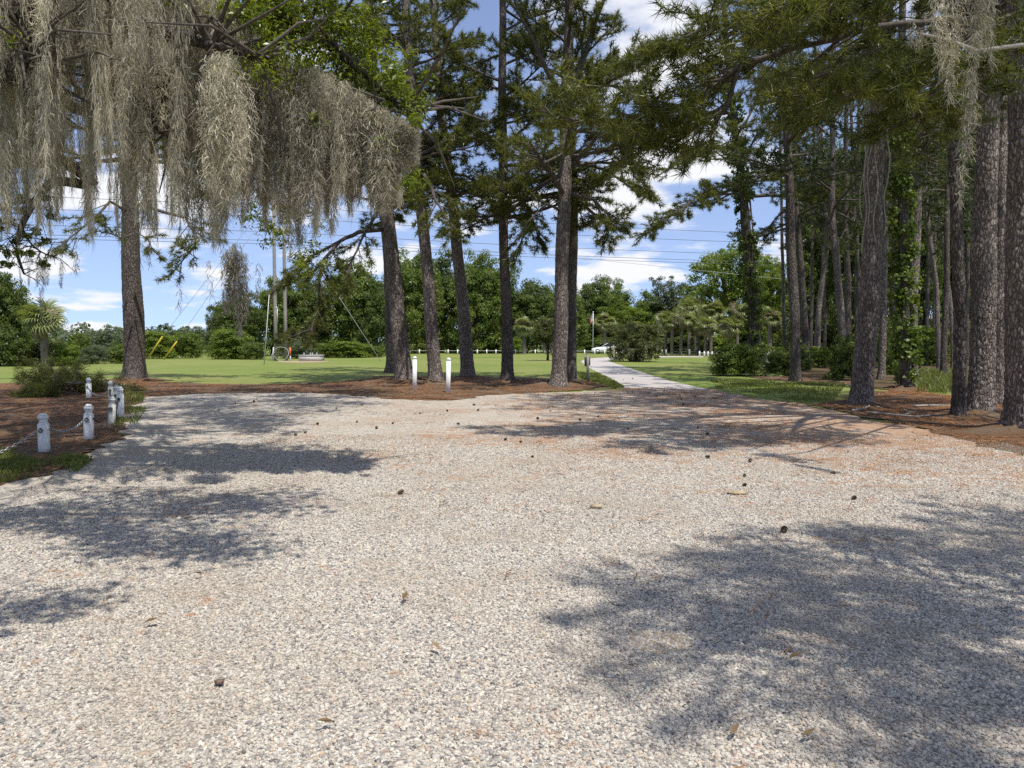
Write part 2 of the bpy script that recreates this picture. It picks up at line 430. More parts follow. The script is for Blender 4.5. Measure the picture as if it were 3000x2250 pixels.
# loose stones lying on the drive, close to the camera
def stone_layer(name, poly, z, dens, smin, smax, seed, stone_mat):
    me = bpy.data.meshes.new(name)
    me.from_pydata([(p[0], p[1], z) for p in poly], [], [tuple(range(len(poly)))]); me.update()
    if me.polygons[0].normal.z < 0: me.flip_normals()
    o = link(name, me, kind='stuff')
    ng = bpy.data.node_groups.new(name, 'GeometryNodeTree')
    ng.interface.new_socket('Geometry', in_out='INPUT', socket_type='NodeSocketGeometry')
    ng.interface.new_socket('Geometry', in_out='OUTPUT', socket_type='NodeSocketGeometry')
    N = ng.nodes; L = ng.links
    gi = N.new('NodeGroupInput'); go = N.new('NodeGroupOutput')
    dp = N.new('GeometryNodeDistributePointsOnFaces'); dp.inputs['Density'].default_value = dens; dp.inputs['Seed'].default_value = seed
    L.new(gi.outputs[0], dp.inputs[0])
    toi = N.new('GeometryNodeGeometryToInstance')
    rng = random.Random(seed)
    for k in range(7):
        ic = N.new('GeometryNodeMeshIcoSphere'); ic.inputs['Radius'].default_value = 0.5; ic.inputs['Subdivisions'].default_value = 1 if k % 3 else 2
        sp = N.new('GeometryNodeSetPosition'); tn = N.new('ShaderNodeTexNoise'); tn.noise_dimensions = '4D'
        tn.inputs['W'].default_value = rng.uniform(0, 50); tn.inputs['Scale'].default_value = 1.7; tn.inputs['Detail'].default_value = 1
        vs = N.new('ShaderNodeVectorMath'); vs.operation = 'SUBTRACT'; vs.inputs[1].default_value = (0.5, 0.5, 0.5)
        vm = N.new('ShaderNodeVectorMath'); vm.operation = 'SCALE'; vm.inputs[3].default_value = 0.9
        L.new(tn.outputs['Color'], vs.inputs[0]); L.new(vs.outputs[0], vm.inputs[0])
        L.new(ic.outputs[0], sp.inputs[0]); L.new(vm.outputs[0], sp.inputs['Offset'])
        tr = N.new('GeometryNodeTransform'); tr.inputs['Scale'].default_value = (1, rng.uniform(0.65, 1), rng.uniform(0.5, 0.8))
        L.new(sp.outputs[0], tr.inputs[0])
        sm = N.new('GeometryNodeSetMaterial'); sm.inputs['Material'].default_value = stone_mat
        L.new(tr.outputs[0], sm.inputs[0]); L.new(sm.outputs[0], toi.inputs[0])
    ip = N.new('GeometryNodeInstanceOnPoints'); ip.inputs['Pick Instance'].default_value = True
    L.new(dp.outputs['Points'], ip.inputs[0]); L.new(toi.outputs[0], ip.inputs['Instance'])
    rr = N.new('FunctionNodeRandomValue'); rr.data_type = 'FLOAT_VECTOR'
    rr.inputs[0].default_value = (-0.5, -0.5, 0); rr.inputs[1].default_value = (0.5, 0.5, 6.28); rr.inputs['Seed'].default_value = seed + 1
    L.new(rr.outputs[0], ip.inputs['Rotation'])
    rs = N.new('FunctionNodeRandomValue'); rs.data_type = 'FLOAT'
    rs.inputs[2].default_value = smin; rs.inputs[3].default_value = smax; rs.inputs['Seed'].default_value = seed + 2
    L.new(rs.outputs[1], ip.inputs['Scale'])
    L.new(ip.outputs[0], go.inputs[0])
    md = o.modifiers.new('scatter', 'NODES'); md.node_group = ng
    return o
M = MT('gravel_stones', 0.8, 0.25)
oi = M.node('ShaderNodeObjectInfo')
col = M.ramp(oi.outputs['Random'], STONE)
pv = M.coords((1, 1, 1), 'Position')
col = M.mix(1.0, col, M.ramp(M.noise(pv, 140, 3), [(0.3, 0.82), (0.7, 1.12)]), 'MULTIPLY')
col = M.mix(M.ramp(M.noise(pv, 0.8, 6, 0.65), [(0.46, 0.0), (0.70, 0.6)]), col, (0.34, 0.285, 0.22))
M.base(gravel_straw(M, pv, col))
stone_mat = M.m
def trap(y0, y1, xl=None):
    return [(-(0.70 * y0 + 0.8), y0), ((0.70 * y0 + 0.8), y0), ((0.70 * y1 + 0.5), y1), (max(-(0.70 * y1 + 0.5), -5.2), y1)]
sa, sb, sc3 = trap(1.6, 4.6), trap(4.6, 8.0), trap(8.0, 12.5)
sc3[3] = (-4.0, 12.5); sc3[0] = (-4.9, 8.0)
stone_layer('gravel_stones', sa, 0.014, 6400, 0.008, 0.0225, 1, stone_mat)
stone_layer('gravel_stones', sb, 0.014, 3600, 0.009, 0.024, 5, stone_mat)
stone_layer('gravel_stones', sc3, 0.013, 1300, 0.014, 0.029, 9, stone_mat)

# fallen pine straw under the trees
M = MT('pine_straw_litter', 0.95, 0.1); pv = M.coords((1, 1, 1), 'Position')
fib = M.noise(M.coords((3, 1, 1), 'Position'), 18, 6, 0.75); pat = M.noise(pv, 0.9, 6, 0.65)
col = M.ramp(fib, [(0.30, (0.055, 0.036, 0.023)), (0.52, (0.15, 0.085, 0.047)), (0.72, (0.30, 0.165, 0.085))])
col = M.mix(M.ramp(pat, [(0.44, 0.0), (0.66, 0.75)]), col, (0.185, 0.15, 0.108))
M.base(col); M.bump(fib, 1.0, 0.04)
litter_mat = M.m
M = MT('leaf_litter_shade_toned', 0.95, 0.1); pv = M.coords((1, 1, 1), 'Position'); fib = M.noise(pv, 11, 6, 0.75); pat = M.noise(pv, 0.5, 5)
M.base(M.mix(M.ramp(pat, [(0.45, 0.0), (0.6, 0.8)]), M.ramp(fib, [(0.3, (0.05, 0.035, 0.022)), (0.7, (0.19, 0.125, 0.07))]), (0.075, 0.085, 0.028))); M.bump(fib, 1.0, 0.06)
litter_dark = M.m
bedL = [G(*p) for p in [(-420, 1125), (0, 1124), (180, 1121), (380, 1117), (560, 1124), (760, 1128), (960, 1122), (1060, 1112), (1110, 1104), (1180, 1101), (1270, 1106), (1372, 1103), (1487, 1106), (1600, 1112), (1680, 1110), (1745, 1121), (1776, 1133),
        (1700, 1146), (1600, 1150), (1500, 1154), (1420, 1160), (1330, 1176), (1250, 1175), (1120, 1167), (1000, 1156), (850, 1152), (700, 1152), (560, 1155), (445, 1164), (390, 1186), (372, 1222), (348, 1266), (305, 1314), (245, 1352), (130, 1394), (0, 1428), (-200, 1490), (-600, 1490)]]
bedR = [G(*p) for p in [(2385, 1188), (2440, 1178), (2500, 1158), (2580, 1146), (2680, 1148), (2780, 1160), (2900, 1150), (3050, 1140), (3400, 1150), (3500, 1330), (3200, 1378), (3000, 1330), (2860, 1302), (2750, 1270), (2600, 1238), (2480, 1207)]]
bedS = [G(*p) for p in [(2190, 1106), (2230, 1100), (2260, 1096), (2330, 1106), (2420, 1112), (2560, 1122), (2650, 1130), (2560, 1132), (2400, 1124), (2250, 1114)]]
sheet('pine_straw_bed', ragged(bedL, 0.10, 0.16, 11), 0.020, litter_mat)
sheet('pine_straw_bed', ragged(bedR, 0.10, 0.18, 12), 0.020, litter_mat)
sheet('pine_straw_bed', ragged(bedS, 0.15, 0.15, 13), 0.020, litter_mat)

def scatter_straw(name, polys, n, seed, thr, zbase=0.03, L=(0.12, 0.22), w=0.0035, zone=None):
    rng = np.random.default_rng(seed); X = []; 
    for poly, cnt in zip(polys, n):
        p = np.array([(q[0], q[1]) for q in poly]); lo, hi = p.min(0), p.max(0)
        x = rng.uniform(lo[0], hi[0], cnt * 8); y = rng.uniform(lo[1], hi[1], cnt * 8)
        k = inside(x, y, poly)
        nz = np.sin(x * 1.7 + 1.3 * np.sin(y * 1.1)) + np.sin(y * 2.9 + 2 * np.sin(x * 0.8)) + 0.8 * np.sin(5.1 * x + 3.3 * y) + 0.8 * np.sin(4.3 * y - 6.7 * x)
        k &= nz + rng.normal(0, 0.5, len(x)) > thr
        if zone is not None: k &= rng.random(len(x)) < zone(x, y)
        X.append(np.stack([x[k], y[k]], 1)[:cnt])
    X = np.concatenate(X); m = len(X)
    a = rng.uniform(0, 6.28, m); l = rng.uniform(*L, m); d = np.stack([np.cos(a), np.sin(a), rng.normal(0, 0.08, m)], 1)
    per = np.stack([-np.sin(a), np.cos(a), np.zeros(m)], 1)
    base = np.concatenate([X, np.full((m, 1), zbase) + rng.uniform(0, 0.02, (m, 1))], 1)
    ww = w * np.clip(base[:, 1] / 9, 1, 3.0)[:, None]
    bow = per * rng.normal(0, 0.12, (m, 1)) * l[:, None]
    p0 = base - d * l[:, None] / 2; p2 = base + d * l[:, None] / 2; p1 = base + bow + np.array([0, 0, 0.006])
    V = np.stack([p0 - per * ww, p0 + per * ww, p1 - per * ww, p1 + per * ww, p2 - per * ww, p2 + per * ww], 1).reshape(-1, 3)
    i = np.arange(m)[:, None] * 6
    Q = np.concatenate([i + np.array([[0, 2, 3, 1]]), i + np.array([[2, 4, 5, 3]])], 1).reshape(-1, 4)
    mb = MB(); mb.add(V, Q, tint=np.repeat(rng.random(m), 2)); return mb.build(name, straw_mat, kind='stuff')
scatter_straw('fallen_pine_needles', [bedL, bedR], [15000, 12000], 21, -0.4, 0.03)
gp = [(p.x, p.y) for p in gravel_poly]
sheet('forest_floor', ragged([G(*p) for p in [(2262, 1098), (2330, 1108), (2450, 1126), (2560, 1136), (2700, 1150), (2900, 1152), (3300, 1145), (3600, 1060), (3400, 1035), (2240, 1035), (2225, 1060)]], 0.3, 0.25, 14), 0.016, litter_dark)  # leaf litter over the grass, its dark colour standing in for the wood's shade
scatter_straw('fallen_pine_needles', [gp], [16000], 22, 0.9, 0.034, zone=lambda x, y: np.clip((y - 4.5) / 8, 0.03, 1) * np.clip(0.45 + x * 0.09, 0.12, 1) * (np.abs(x) < 0.75 * y + 1))

# grass blades where single tufts show
def grass(name, regions, seed, w=0.006):
    rng = np.random.default_rng(seed); mb = MB()
    for (poly, cnt, h) in regions:
        p = np.array([(q[0], q[1]) for q in poly]); lo, hi = p.min(0), p.max(0)
        x = rng.uniform(lo[0], hi[0], cnt * 6); y = rng.uniform(lo[1], hi[1], cnt * 6)
        k = inside(x, y, poly); 
        nz = np.sin(x * 2.3 + 1.1 * np.sin(y * 1.9)) + np.sin(y * 2.1 - x * 1.2) + 0.8 * np.sin(6.1 * x + 4.3 * y)
        k &= nz + rng.normal(0, 0.6, len(x)) > -0.2
        x, y = x[k][:cnt], y[k][:cnt]; m = len(x)
        b = np.stack([x, y, np.full(m, 0.01)], 1); a = rng.uniform(0, 6.28, m); hh = h * rng.uniform(0.5, 1.3, m)
        per = np.stack([np.cos(a), np.sin(a), np.zeros(m)], 1) * w * np.clip(y / 12, 1, 3)[:, None]
        lean = rng.normal(0, 0.45, (m, 2)) * hh[:, None]
        t = b + np.stack([lean[:, 0], lean[:, 1], hh], 1); mid = b + np.stack([lean[:, 0] * .3, lean[:, 1] * .3, hh * .6], 1)
        V = np.stack([b - per, b + per, mid + per * .7, mid - per * .7, t], 1).reshape(-1, 3); i = np.arange(m)[:, None] * 5
        tn = rng.random(m)
        mb.add(V, (i + np.array([[0, 1, 2, 3]])).reshape(-1, 4), (i + np.array([[3, 2, 4]])).reshape(-1, 3), tint=tn)
    return mb.build(name, grass_mat, kind='stuff')
gl = lambda pts: [G(*p) for p in pts]
grass('grass_tufts', [
    (gl([(-60, 1320), (60, 1322), (160, 1332), (270, 1350), (230, 1385), (120, 1400), (0, 1420), (-80, 1430)]), 5200, 0.07),
    (gl([(300, 1190), (400, 1180), (430, 1200), (400, 1245), (330, 1255)]), 900, 0.09),
    (gl([(330, 1150), (420, 1150), (420, 1178), (340, 1180)]), 700, 0.12),
    (gl([(2660, 1095), (2830, 1090), (2850, 1160), (2680, 1150)]), 5000, 0.28),
    (gl([(2240, 1115), (2480, 1125), (2440, 1180), (2380, 1190), (2250, 1160), (2100, 1140), (2080, 1115)]), 9000, 0.06),
    (gl([(1700, 1110), (1770, 1128), (1800, 1140), (1830, 1136), (1790, 1112), (1750, 1095), (1690, 1092)]), 5000, 0.08),
    (gl([(2960, 1090), (3100, 1100), (3100, 1160), (2950, 1165)]), 1800, 0.22),
], 31)
# ---------------------------------------------------------------- trees: builders
def worley(u, v, nu, seed):
    """distance to the nearest and second nearest jittered cell point; u wraps at nu"""
    rng = np.random.default_rng(seed); H = int(v.max()) + 4
    jx = rng.uniform(0.05, 0.95, (H, nu)); jy = rng.uniform(0.05, 0.95, (H, nu)); cr = rng.random((H, nu))
    iu = np.floor(u).astype(int); iv = np.floor(v).astype(int)
    f1 = np.full(u.shape, 9.0); f2 = np.full(u.shape, 9.0); c1 = np.zeros(u.shape)
    for du in (-1, 0, 1):
        for dv in (-1, 0, 1):
            a = (iu + du) % nu; b = np.clip(iv + dv, 0, H - 1)
            d = np.hypot(iu + du + jx[b, a] - u, iv + dv + jy[b, a] - v)
            n = d < f1
            f2 = np.where(n, f1, np.minimum(f2, d)); c1 = np.where(n, cr[b, a], c1); f1 = np.where(n, d, f1)
    return f1, f2, c1

def trunk_mesh(mb, path, r0, rtop, flare=0.45, k=24, dz=0.15, ztop_fine=None, bark=0.012, seed=0, power=0.8):
    """path: list of (x,y,z) from the ground up; tapered, flared, barked"""
    rng = np.random.default_rng(seed)
    pz = np.array([p[2] for p in path], float); px_ = np.array([p[0] for p in path], float); py_ = np.array([p[1] for p in path], float)
    top = pz[-1]; zf = min(ztop_fine or top, top)
    zs = np.concatenate([np.arange(-0.10, zf, dz), np.arange(zf, top + 0.01, max(dz, 0.6))])
    zc = np.clip(zs, 0, None)
    def smooth(vals):
        y = np.interp(zc, pz, vals); ker = max(3, int(1.6 / dz)) | 1
        if len(y) < ker * 2: return y
        yp = np.concatenate([2 * y[0] - y[ker // 2:0:-1], y, 2 * y[-1] - y[-2:-2 - ker // 2:-1]])
        return np.convolve(yp, np.ones(ker) / ker, 'valid')
    cx = smooth(px_) + 0.02 * np.sin(zs * 1.1 + seed); cy_ = smooth(py_) + 0.02 * np.sin(zs * 0.8 + seed * 2)
    t = zc / top; r = r0 * (1 - t) ** power * (1 - rtop / r0) + rtop
    an = np.arange(k) * 2 * np.pi / k
    A, Z = np.meshgrid(an, zs)
    ph = rng.uniform(0, 6.28, 8)
    fl = flare * np.exp(-np.clip(Z, 0, None) / 0.28) * (1 + 0.35 * np.sin(A * 4 + ph[0]) + 0.25 * np.sin(A * 7 + ph[1]))
    lump = 0.035 * np.sin(2 * A + Z * 0.7 + ph[2]) + 0.025 * np.sin(3 * A - Z * 1.3 + ph[3]) + 0.02 * np.sin(Z * 2.1 + ph[4])
    RR = r[:, None] * (1 + fl + lump)
    pl = np.full(A.shape, 0.5)
    if bark > 0:
        nu = max(6, int(2 * np.pi * r0 / 0.085)); hv = 0.15
        u = A / (2 * np.pi) * nu + 0.25 * np.sin(Z * 6 + ph[5]); v = (Z + 0.2) / hv + 0.3 * np.sin(A * 5 + ph[6])
        f1, f2, c1 = worley(np.mod(u, nu), v, nu, seed + 7)
        e = np.clip((f2 - f1) / 0.32, 0, 1); e = e * e * (3 - 2 * e)
        RR = RR + bark * (e - 0.6) + bark * 0.6 * (c1 - 0.5) * e
        pl = c1
    V = np.stack([cx[:, None] + RR * np.cos(A), cy_[:, None] + RR * np.sin(A), Z], -1)
    n = len(zs); i = np.arange(n - 1)[:, None] * k; j = np.arange(k)[None]; j2 = (j + 1) % k
    Q = np.stack([i + j, i + j2, i + k + j2, i + k + j], -1).reshape(-1, 4)
    mb.add(V.reshape(-1, 3), Q, tint=pl[:-1].reshape(-1))
    return lambda z: (Vector((np.interp(z, zs, cx), np.interp(z, zs, cy_), z)), float(np.interp(z, zs, r)))

class Tufts:
    def __init__(self): self.p = []; self.d = []
    def add(self, p, d): self.p.append(tuple(p)); self.d.append(tuple(d))
def needles(mb, tufts, n, L, w, seed, spread=0.85, droop=0.10):
    if not tufts.p: return
    rng = np.random.default_rng(seed); p = np.array(tufts.p); d = np.array(tufts.d); d /= np.linalg.norm(d, axis=1, keepdims=True) + 1e-9
    m = len(p); tt = np.repeat(rng.random(m) * 0.6 + 0.1, n)
    P0 = np.repeat(p, n, 0); D = np.repeat(d, n, 0)
    rnd = rng.normal(0, 1, (m * n, 3)); rnd /= np.linalg.norm(rnd, axis=1, keepdims=True)
    nd = D * (1 - spread * 0.5) + rnd * spread; nd /= np.linalg.norm(nd, axis=1, keepdims=True)
    P0 = P0 + D * rng.uniform(-0.16, 0.05, (m * n, 1))
    l = L * rng.uniform(0.7, 1.15, (m * n, 1))
    side = np.cross(nd, rng.normal(0, 1, (m * n, 3))); side /= np.linalg.norm(side, axis=1, keepdims=True) + 1e-9
    tip = P0 + nd * l; tip[:, 2] -= droop * l[:, 0]
    a = P0 - side * w * 0.5 + nd * l * 0.0; b = P0 + side * w * 0.5; 
    mid = P0 + nd * l * 0.55
    if w < 0.0125:
        V = np.stack([P0, mid + side * w * 0.55, tip, mid - side * w * 0.55], 1).reshape(-1, 3)
        mb.add(V, np.arange(m * n * 4).reshape(-1, 4), tint=np.clip(tt + rng.normal(0, 0.13, m * n), 0, 1))
    else:
        V = np.stack([a, b, tip], 1).reshape(-1, 3)
        mb.add(V, None, np.arange(m * n * 3).reshape(-1, 3), tint=np.clip(tt + rng.normal(0, 0.13, m * n), 0, 1))

def rot_z(v, a):
    c, s = math.cos(a), math.sin(a); return Vector((v.x * c - v.y * s, v.x * s + v.y * c, v.z))
def pine_twigs(wood, tufts, pts, rng, L, ntw, step=0.17, frm=0.3, tw=0.34):
    """side shoots with needle tufts along the outer part of a limb"""
    pts = [Vector(p) for p in pts]; n = len(pts)
    ntw = int(ntw * 1.5)
    for q in range(ntw):
        t = frm + (1 - frm) * (q + rng.random()) / ntw
        x = t * (n - 1); i = min(n - 2, int(x)); f = x - i
        p = pts[i].lerp(pts[i + 1], f); d = (pts[i + 1] - pts[i]).normalized()
        a = rng.choice((-1, 1)) * rng.uniform(0.4, 1.35)
        dd = rot_z(d, a); dd.z += rng.uniform(-0.25, 0.5); dd.normalize()
        l = tw * L * (1.15 - t) + rng.uniform(0.25, 0.6)
        e = p + dd * l + Vector((0, 0, rng.uniform(-0.1, 0.18) * l)); m = p.lerp(e, 0.5) + Vector((rng.uniform(-1, 1), rng.uniform(-1, 1), rng.uniform(-1, .6))) * 0.09 * l
        wood.tube([p, m, e], [0.014 + 0.006 * l, 0.011, 0.006], 4, cap=False)
        s = 0.35 * l
        while s < l:
            tt = s / l; pp = (p.lerp(m, tt * 2) if tt < .5 else m.lerp(e, tt * 2 - 1))
            sd = rot_z(dd, rng.uniform(-1.2, 1.2)); sd.z += 0.25
            off = rng.uniform(0.03, 0.28)
            c = pp + sd * off
            if off > 0.2: wood.tube([pp, c], [0.006, 0.004], 3, cap=False)
            tufts.add(c, sd + Vector((0, 0, .25))); s += step * rng.uniform(0.7, 1.3)
        tufts.add(e, dd + Vector((0, 0, .25)))
    tufts.add(pts[-1], pts[-1] - pts[-2])
def pine_limb(wood, tufts, start, az, elev, L, r0, rng, ntw, droop=0.25, step=0.17, k=6):
    n = 7; p = Vector(start); pts = [p.copy()]
    d = Vector((math.sin(az) * math.cos(elev), math.cos(az) * math.cos(elev), math.sin(elev)))
    for q in range(n):
        d = d + Vector((rng.uniform(-.22, .22), rng.uniform(-.22, .22), rng.uniform(-.16, .16) - droop * (0.25 if q < 4 else -0.15)))
        d.normalize(); p = p + d * L / n; pts.append(p.copy())
    wood.tube(pts, np.linspace(r0, 0.012, n + 1), k, cap=False)
    pine_twigs(wood, tufts, pts, rng, L, ntw, step)
    return pts

def pine(label, px, wpx, H=24.0, z0=9.0, nlimb=20, Lmax=4.2, seed=1, bark=bark_pine, k=28, dz=0.09, wood_disp=0.012, ndl=24, nw=0.013, nL=0.20, ntw=9,
         limbs=(), nm=needle_mat, group=None, name='pine_tree', az_pref=None, step=0.17, fork=None, topfactor=0.35, dead=0, zt=None, lean=0.6, zpow=1.5):
    """px: pixels along the trunk, base first, seen in the photograph; limbs: [(pixels, distance list, radius, twigs)]"""
    rng = random.Random(seed)
    b = px[0] if isinstance(px[0], Vector) else G(*px[0]); Y = b.y
    path = [b] + [P(x, y, Y) for x, y in px[1:]]
    if len(path) == 1: path.append(b + Vector((0, 0, 6)))
    sl = (path[-1] - path[-2]); sl = sl / sl.z
    path.append(path[-1] + Vector((sl.x * lean, sl.y, 1)) * max(1.0, H - path[-1].z))
    loc = Vector((b.x, b.y, 0))
    path = [(p.x - loc.x, p.y - loc.y, max(0, p.z)) for p in path]
    r0 = wpx / FPX * Y / 2 * 0.97
    t = thing(name, label, 'tree', loc, group)
    wood = MB()
    vis = CAM_H + Y * 0.46 + 0.6
    at = trunk_mesh(wood, path, r0, 0.05, k=k, dz=dz, ztop_fine=vis, bark=wood_disp, seed=seed)
    ztop = path[-1][2]
    tr = wood.build('trunk', bark, t, smooth=True)
    lw = MB(); tf = Tufts(); tf_hi = Tufts()
    for q in range(nlimb):
        u = (q + rng.random()) / nlimb
        z = z0 + (ztop - z0) * u ** zpow
        c, r = at(min(z, ztop - 0.3))
        az = rng.uniform(0, 6.28) if az_pref is None or rng.random() > az_pref[1] else az_pref[0] + rng.uniform(-1.0, 1.0)
        L = Lmax * (1 - u * (1 - topfactor)) * rng.uniform(0.65, 1.1)
        hi = z > vis + 1.8
        pine_limb(lw, tf_hi if hi else tf, c, az, rng.uniform(-0.15, 0.55) + u * 0.4, L, max(0.03, min(0.5 * r, 0.02 * L + 0.01)), rng, max(3, int(ntw * (0.45 if hi else 1) * L / Lmax)), rng.uniform(0.05, 0.5), step * (1.5 if hi else 1))
    for q in range(dead):                      # bare stubs under the crown
        z = rng.uniform(z0 * 0.6, z0 * 1.05); c, r = at(z); az = rng.uniform(0, 6.28); L = rng.uniform(0.5, 1.8)
        d = Vector((math.sin(az), math.cos(az), rng.uniform(-.3, .3)))
        lw.tube([c, c + d * L * .5 + Vector((0, 0, -.05)), c + d * L + Vector((0, 0, rng.uniform(-.3, .1)))], [0.028, 0.018, 0.006], 5, cap=False)
    if fork: fork(lw, tf, at, rng, loc)
    if lw.n: lw.build('branch_work', twig_mat if bark is not bark_pine else twig_mat, t, smooth=True, kind='stuff')
    for (pp, dist, rad, nt) in limbs:
        ob = MB(); pts = [P(x * F, y * F, D) - loc for (x, y), D in zip(pp, dist)]
        fine = []
        for a in range(len(pts) - 1):
            for s in (0, .34, .67): fine.append(pts[a].lerp(pts[a + 1], s) + Vector((rng.uniform(-1, 1), rng.uniform(-1, 1), rng.uniform(-1, 1))) * 0.02)
        fine.append(pts[-1]); Lb = sum((fine[i + 1] - fine[i]).length for i in range(len(fine) - 1))
        ob.tube(fine, np.linspace(rad, 0.014, len(fine)), 8, cap=True)
        pine_twigs(ob, tf, fine, rng, min(Lb, 3.2), nt, step, 0.28)
        ob.build('limb', twig_mat, t, smooth=True)
    cm = MB(); needles(cm, tf, ndl, nL, nw, seed + 50); needles(cm, tf_hi, 12, nL * 1.25, 0.05, seed + 51)
    cm.build('crown', nm, t, kind='stuff')
    return t, at, loc

def leaf_cloud(mb, C, Rr, n, size, rng, flat=0.75, up=0.45, shell=0.55, low=0.35, tint=None, aspect=0.55):
    """n leaves spread through each clump of centres C and radii Rr"""
    C = np.asarray(C, float); Rr = np.asarray(Rr, float); m = len(C)
    N = m * n
    d = rng.normal(0, 1, (N, 3)); d /= np.linalg.norm(d, axis=1, keepdims=True)
    flip = (d[:, 2] < 0) & (rng.random(N) > low); d[flip, 2] *= -1
    r = (shell + (1 - shell) * rng.random(N)) * np.where(rng.random(N) < 0.2, rng.random(N), 1)
    pos = np.repeat(C, n, 0) + d * (np.repeat(Rr, n) * r)[:, None] * np.array([1, 1, flat])
    nrm = d + np.array([0, 0, up]) + rng.normal(0, 0.55, (N, 3)); nrm /= np.linalg.norm(nrm, axis=1, keepdims=True)
    tn = np.cross(nrm, rng.normal(0, 1, (N, 3))); tn /= np.linalg.norm(tn, axis=1, keepdims=True) + 1e-9
    bt = np.cross(nrm, tn)
    s = size * rng.uniform(0.6, 1.3, (N, 1))
    V = np.stack([pos - tn * s * .5, pos + bt * s * aspect * .5 + nrm * s * .06, pos + tn * s * .5 - nrm * s * .12, pos - bt * s * aspect * .5 + nrm * s * .06], 1).reshape(-1, 3)
    ct = np.repeat(rng.uniform(0.15, 0.75, m) if tint is None else np.asarray(tint), n)
    mb.add(V, np.arange(N * 4).reshape(-1, 4), tint=np.clip(ct + rng.normal(0, 0.16, N), 0, 1))

def crown_clumps(rng, w, h, zc, n, rc, lobes=5, squash=1.0, bottom=-0.7):
    """clump centres over a lumpy crown of width w, height h, centred at height zc"""
    lob = []
    for q in range(lobes):
        a = rng.uniform(0, 6.28); rr = rng.uniform(0.15, 0.55) * w / 2
        lob.append((rr * math.cos(a), rr * math.sin(a), rng.uniform(-0.25, 0.35) * h / 2, rng.uniform(0.5, 0.72)))
    C = []; RR = []
    while len(C) < n:
        lx, ly, lz, ls = lob[rng.integers(len(lob))]
        d = rng.normal(0, 1, 3); d /= np.linalg.norm(d)
        if d[2] < bottom: continue
        f = rng.uniform(0.45, 1.0) ** 0.5
        C.append((lx + d[0] * ls * w / 2 * f, ly + d[1] * ls * w / 2 * f, zc + lz + d[2] * ls * h / 2 * f * squash))
        RR.append(rc * rng.uniform(0.6, 1.25))
    return np.array(C), np.array(RR)

def broadleaf(name, label, loc, h, w, mat, seed, trunk_h=0.3, n=110, leaves=90, size=0.22, rc=None, cat='tree', group=None, bark=bark_oak, up=0.45, trunk_r=None, lobes=6, moss=False, low=0.35, bottom=-0.7, limbs=9, flat=0.7, skirt=0):
    rng = np.random.default_rng(seed)
    t = thing(name, label, cat, loc, group)
    ch = h * (1 - trunk_h * 0.85); zc = h - ch / 2
    C, RR = crown_clumps(rng, w, ch, zc, n, rc or w * 0.105, lobes, bottom=bottom)
    if skirt:                                       # boughs that sweep down to the ground
        a = rng.uniform(0, 6.28, skirt); q = np.sqrt(rng.uniform(0.1, 1, skirt)) * w / 2 * 0.92; zz_ = rng.uniform(0.02, 0.42, skirt) * h
        C = np.concatenate([C, np.stack([q * np.cos(a), q * np.sin(a), zz_], 1)]); RR = np.concatenate([RR, (rc or w * 0.105) * rng.uniform(0.7, 1.2, skirt)])
    C[:, 2] = np.maximum(C[:, 2], RR * 0.3)
    wd = MB(); r0 = trunk_r or (0.035 * h + 0.05)
    th = h * max(trunk_h, 0.12)
    wd.tube([(0, 0, -0.1), (0.02, 0, th * .4), (0.05, 0.03, th), (0.0, 0.05, zc)], [r0 * 1.35, r0, r0 * .85, r0 * .4], 9)
    for q in rng.choice(n, min(n, limbs * 2), replace=False):
        z = rng.uniform(0.6, 1.0) * th; c = C[q]; m = (np.array([0.04, 0.02, z]) + c) / 2 + np.array([0, 0, 0.12 * np.linalg.norm(c[:2])]) * rng.uniform(-.3, 1)
        wd.tube([(0.04, 0.02, z), m, c], [r0 * .45, r0 * .25, r0 * .07], 5, cap=False)
    wd.build('trunk', bark, t, smooth=True)
    mb = MB(); leaf_cloud(mb, C, RR, leaves, size, rng, up=up, low=low, flat=flat)
    mb.build('crown', mat, t, kind='stuff')
    return t

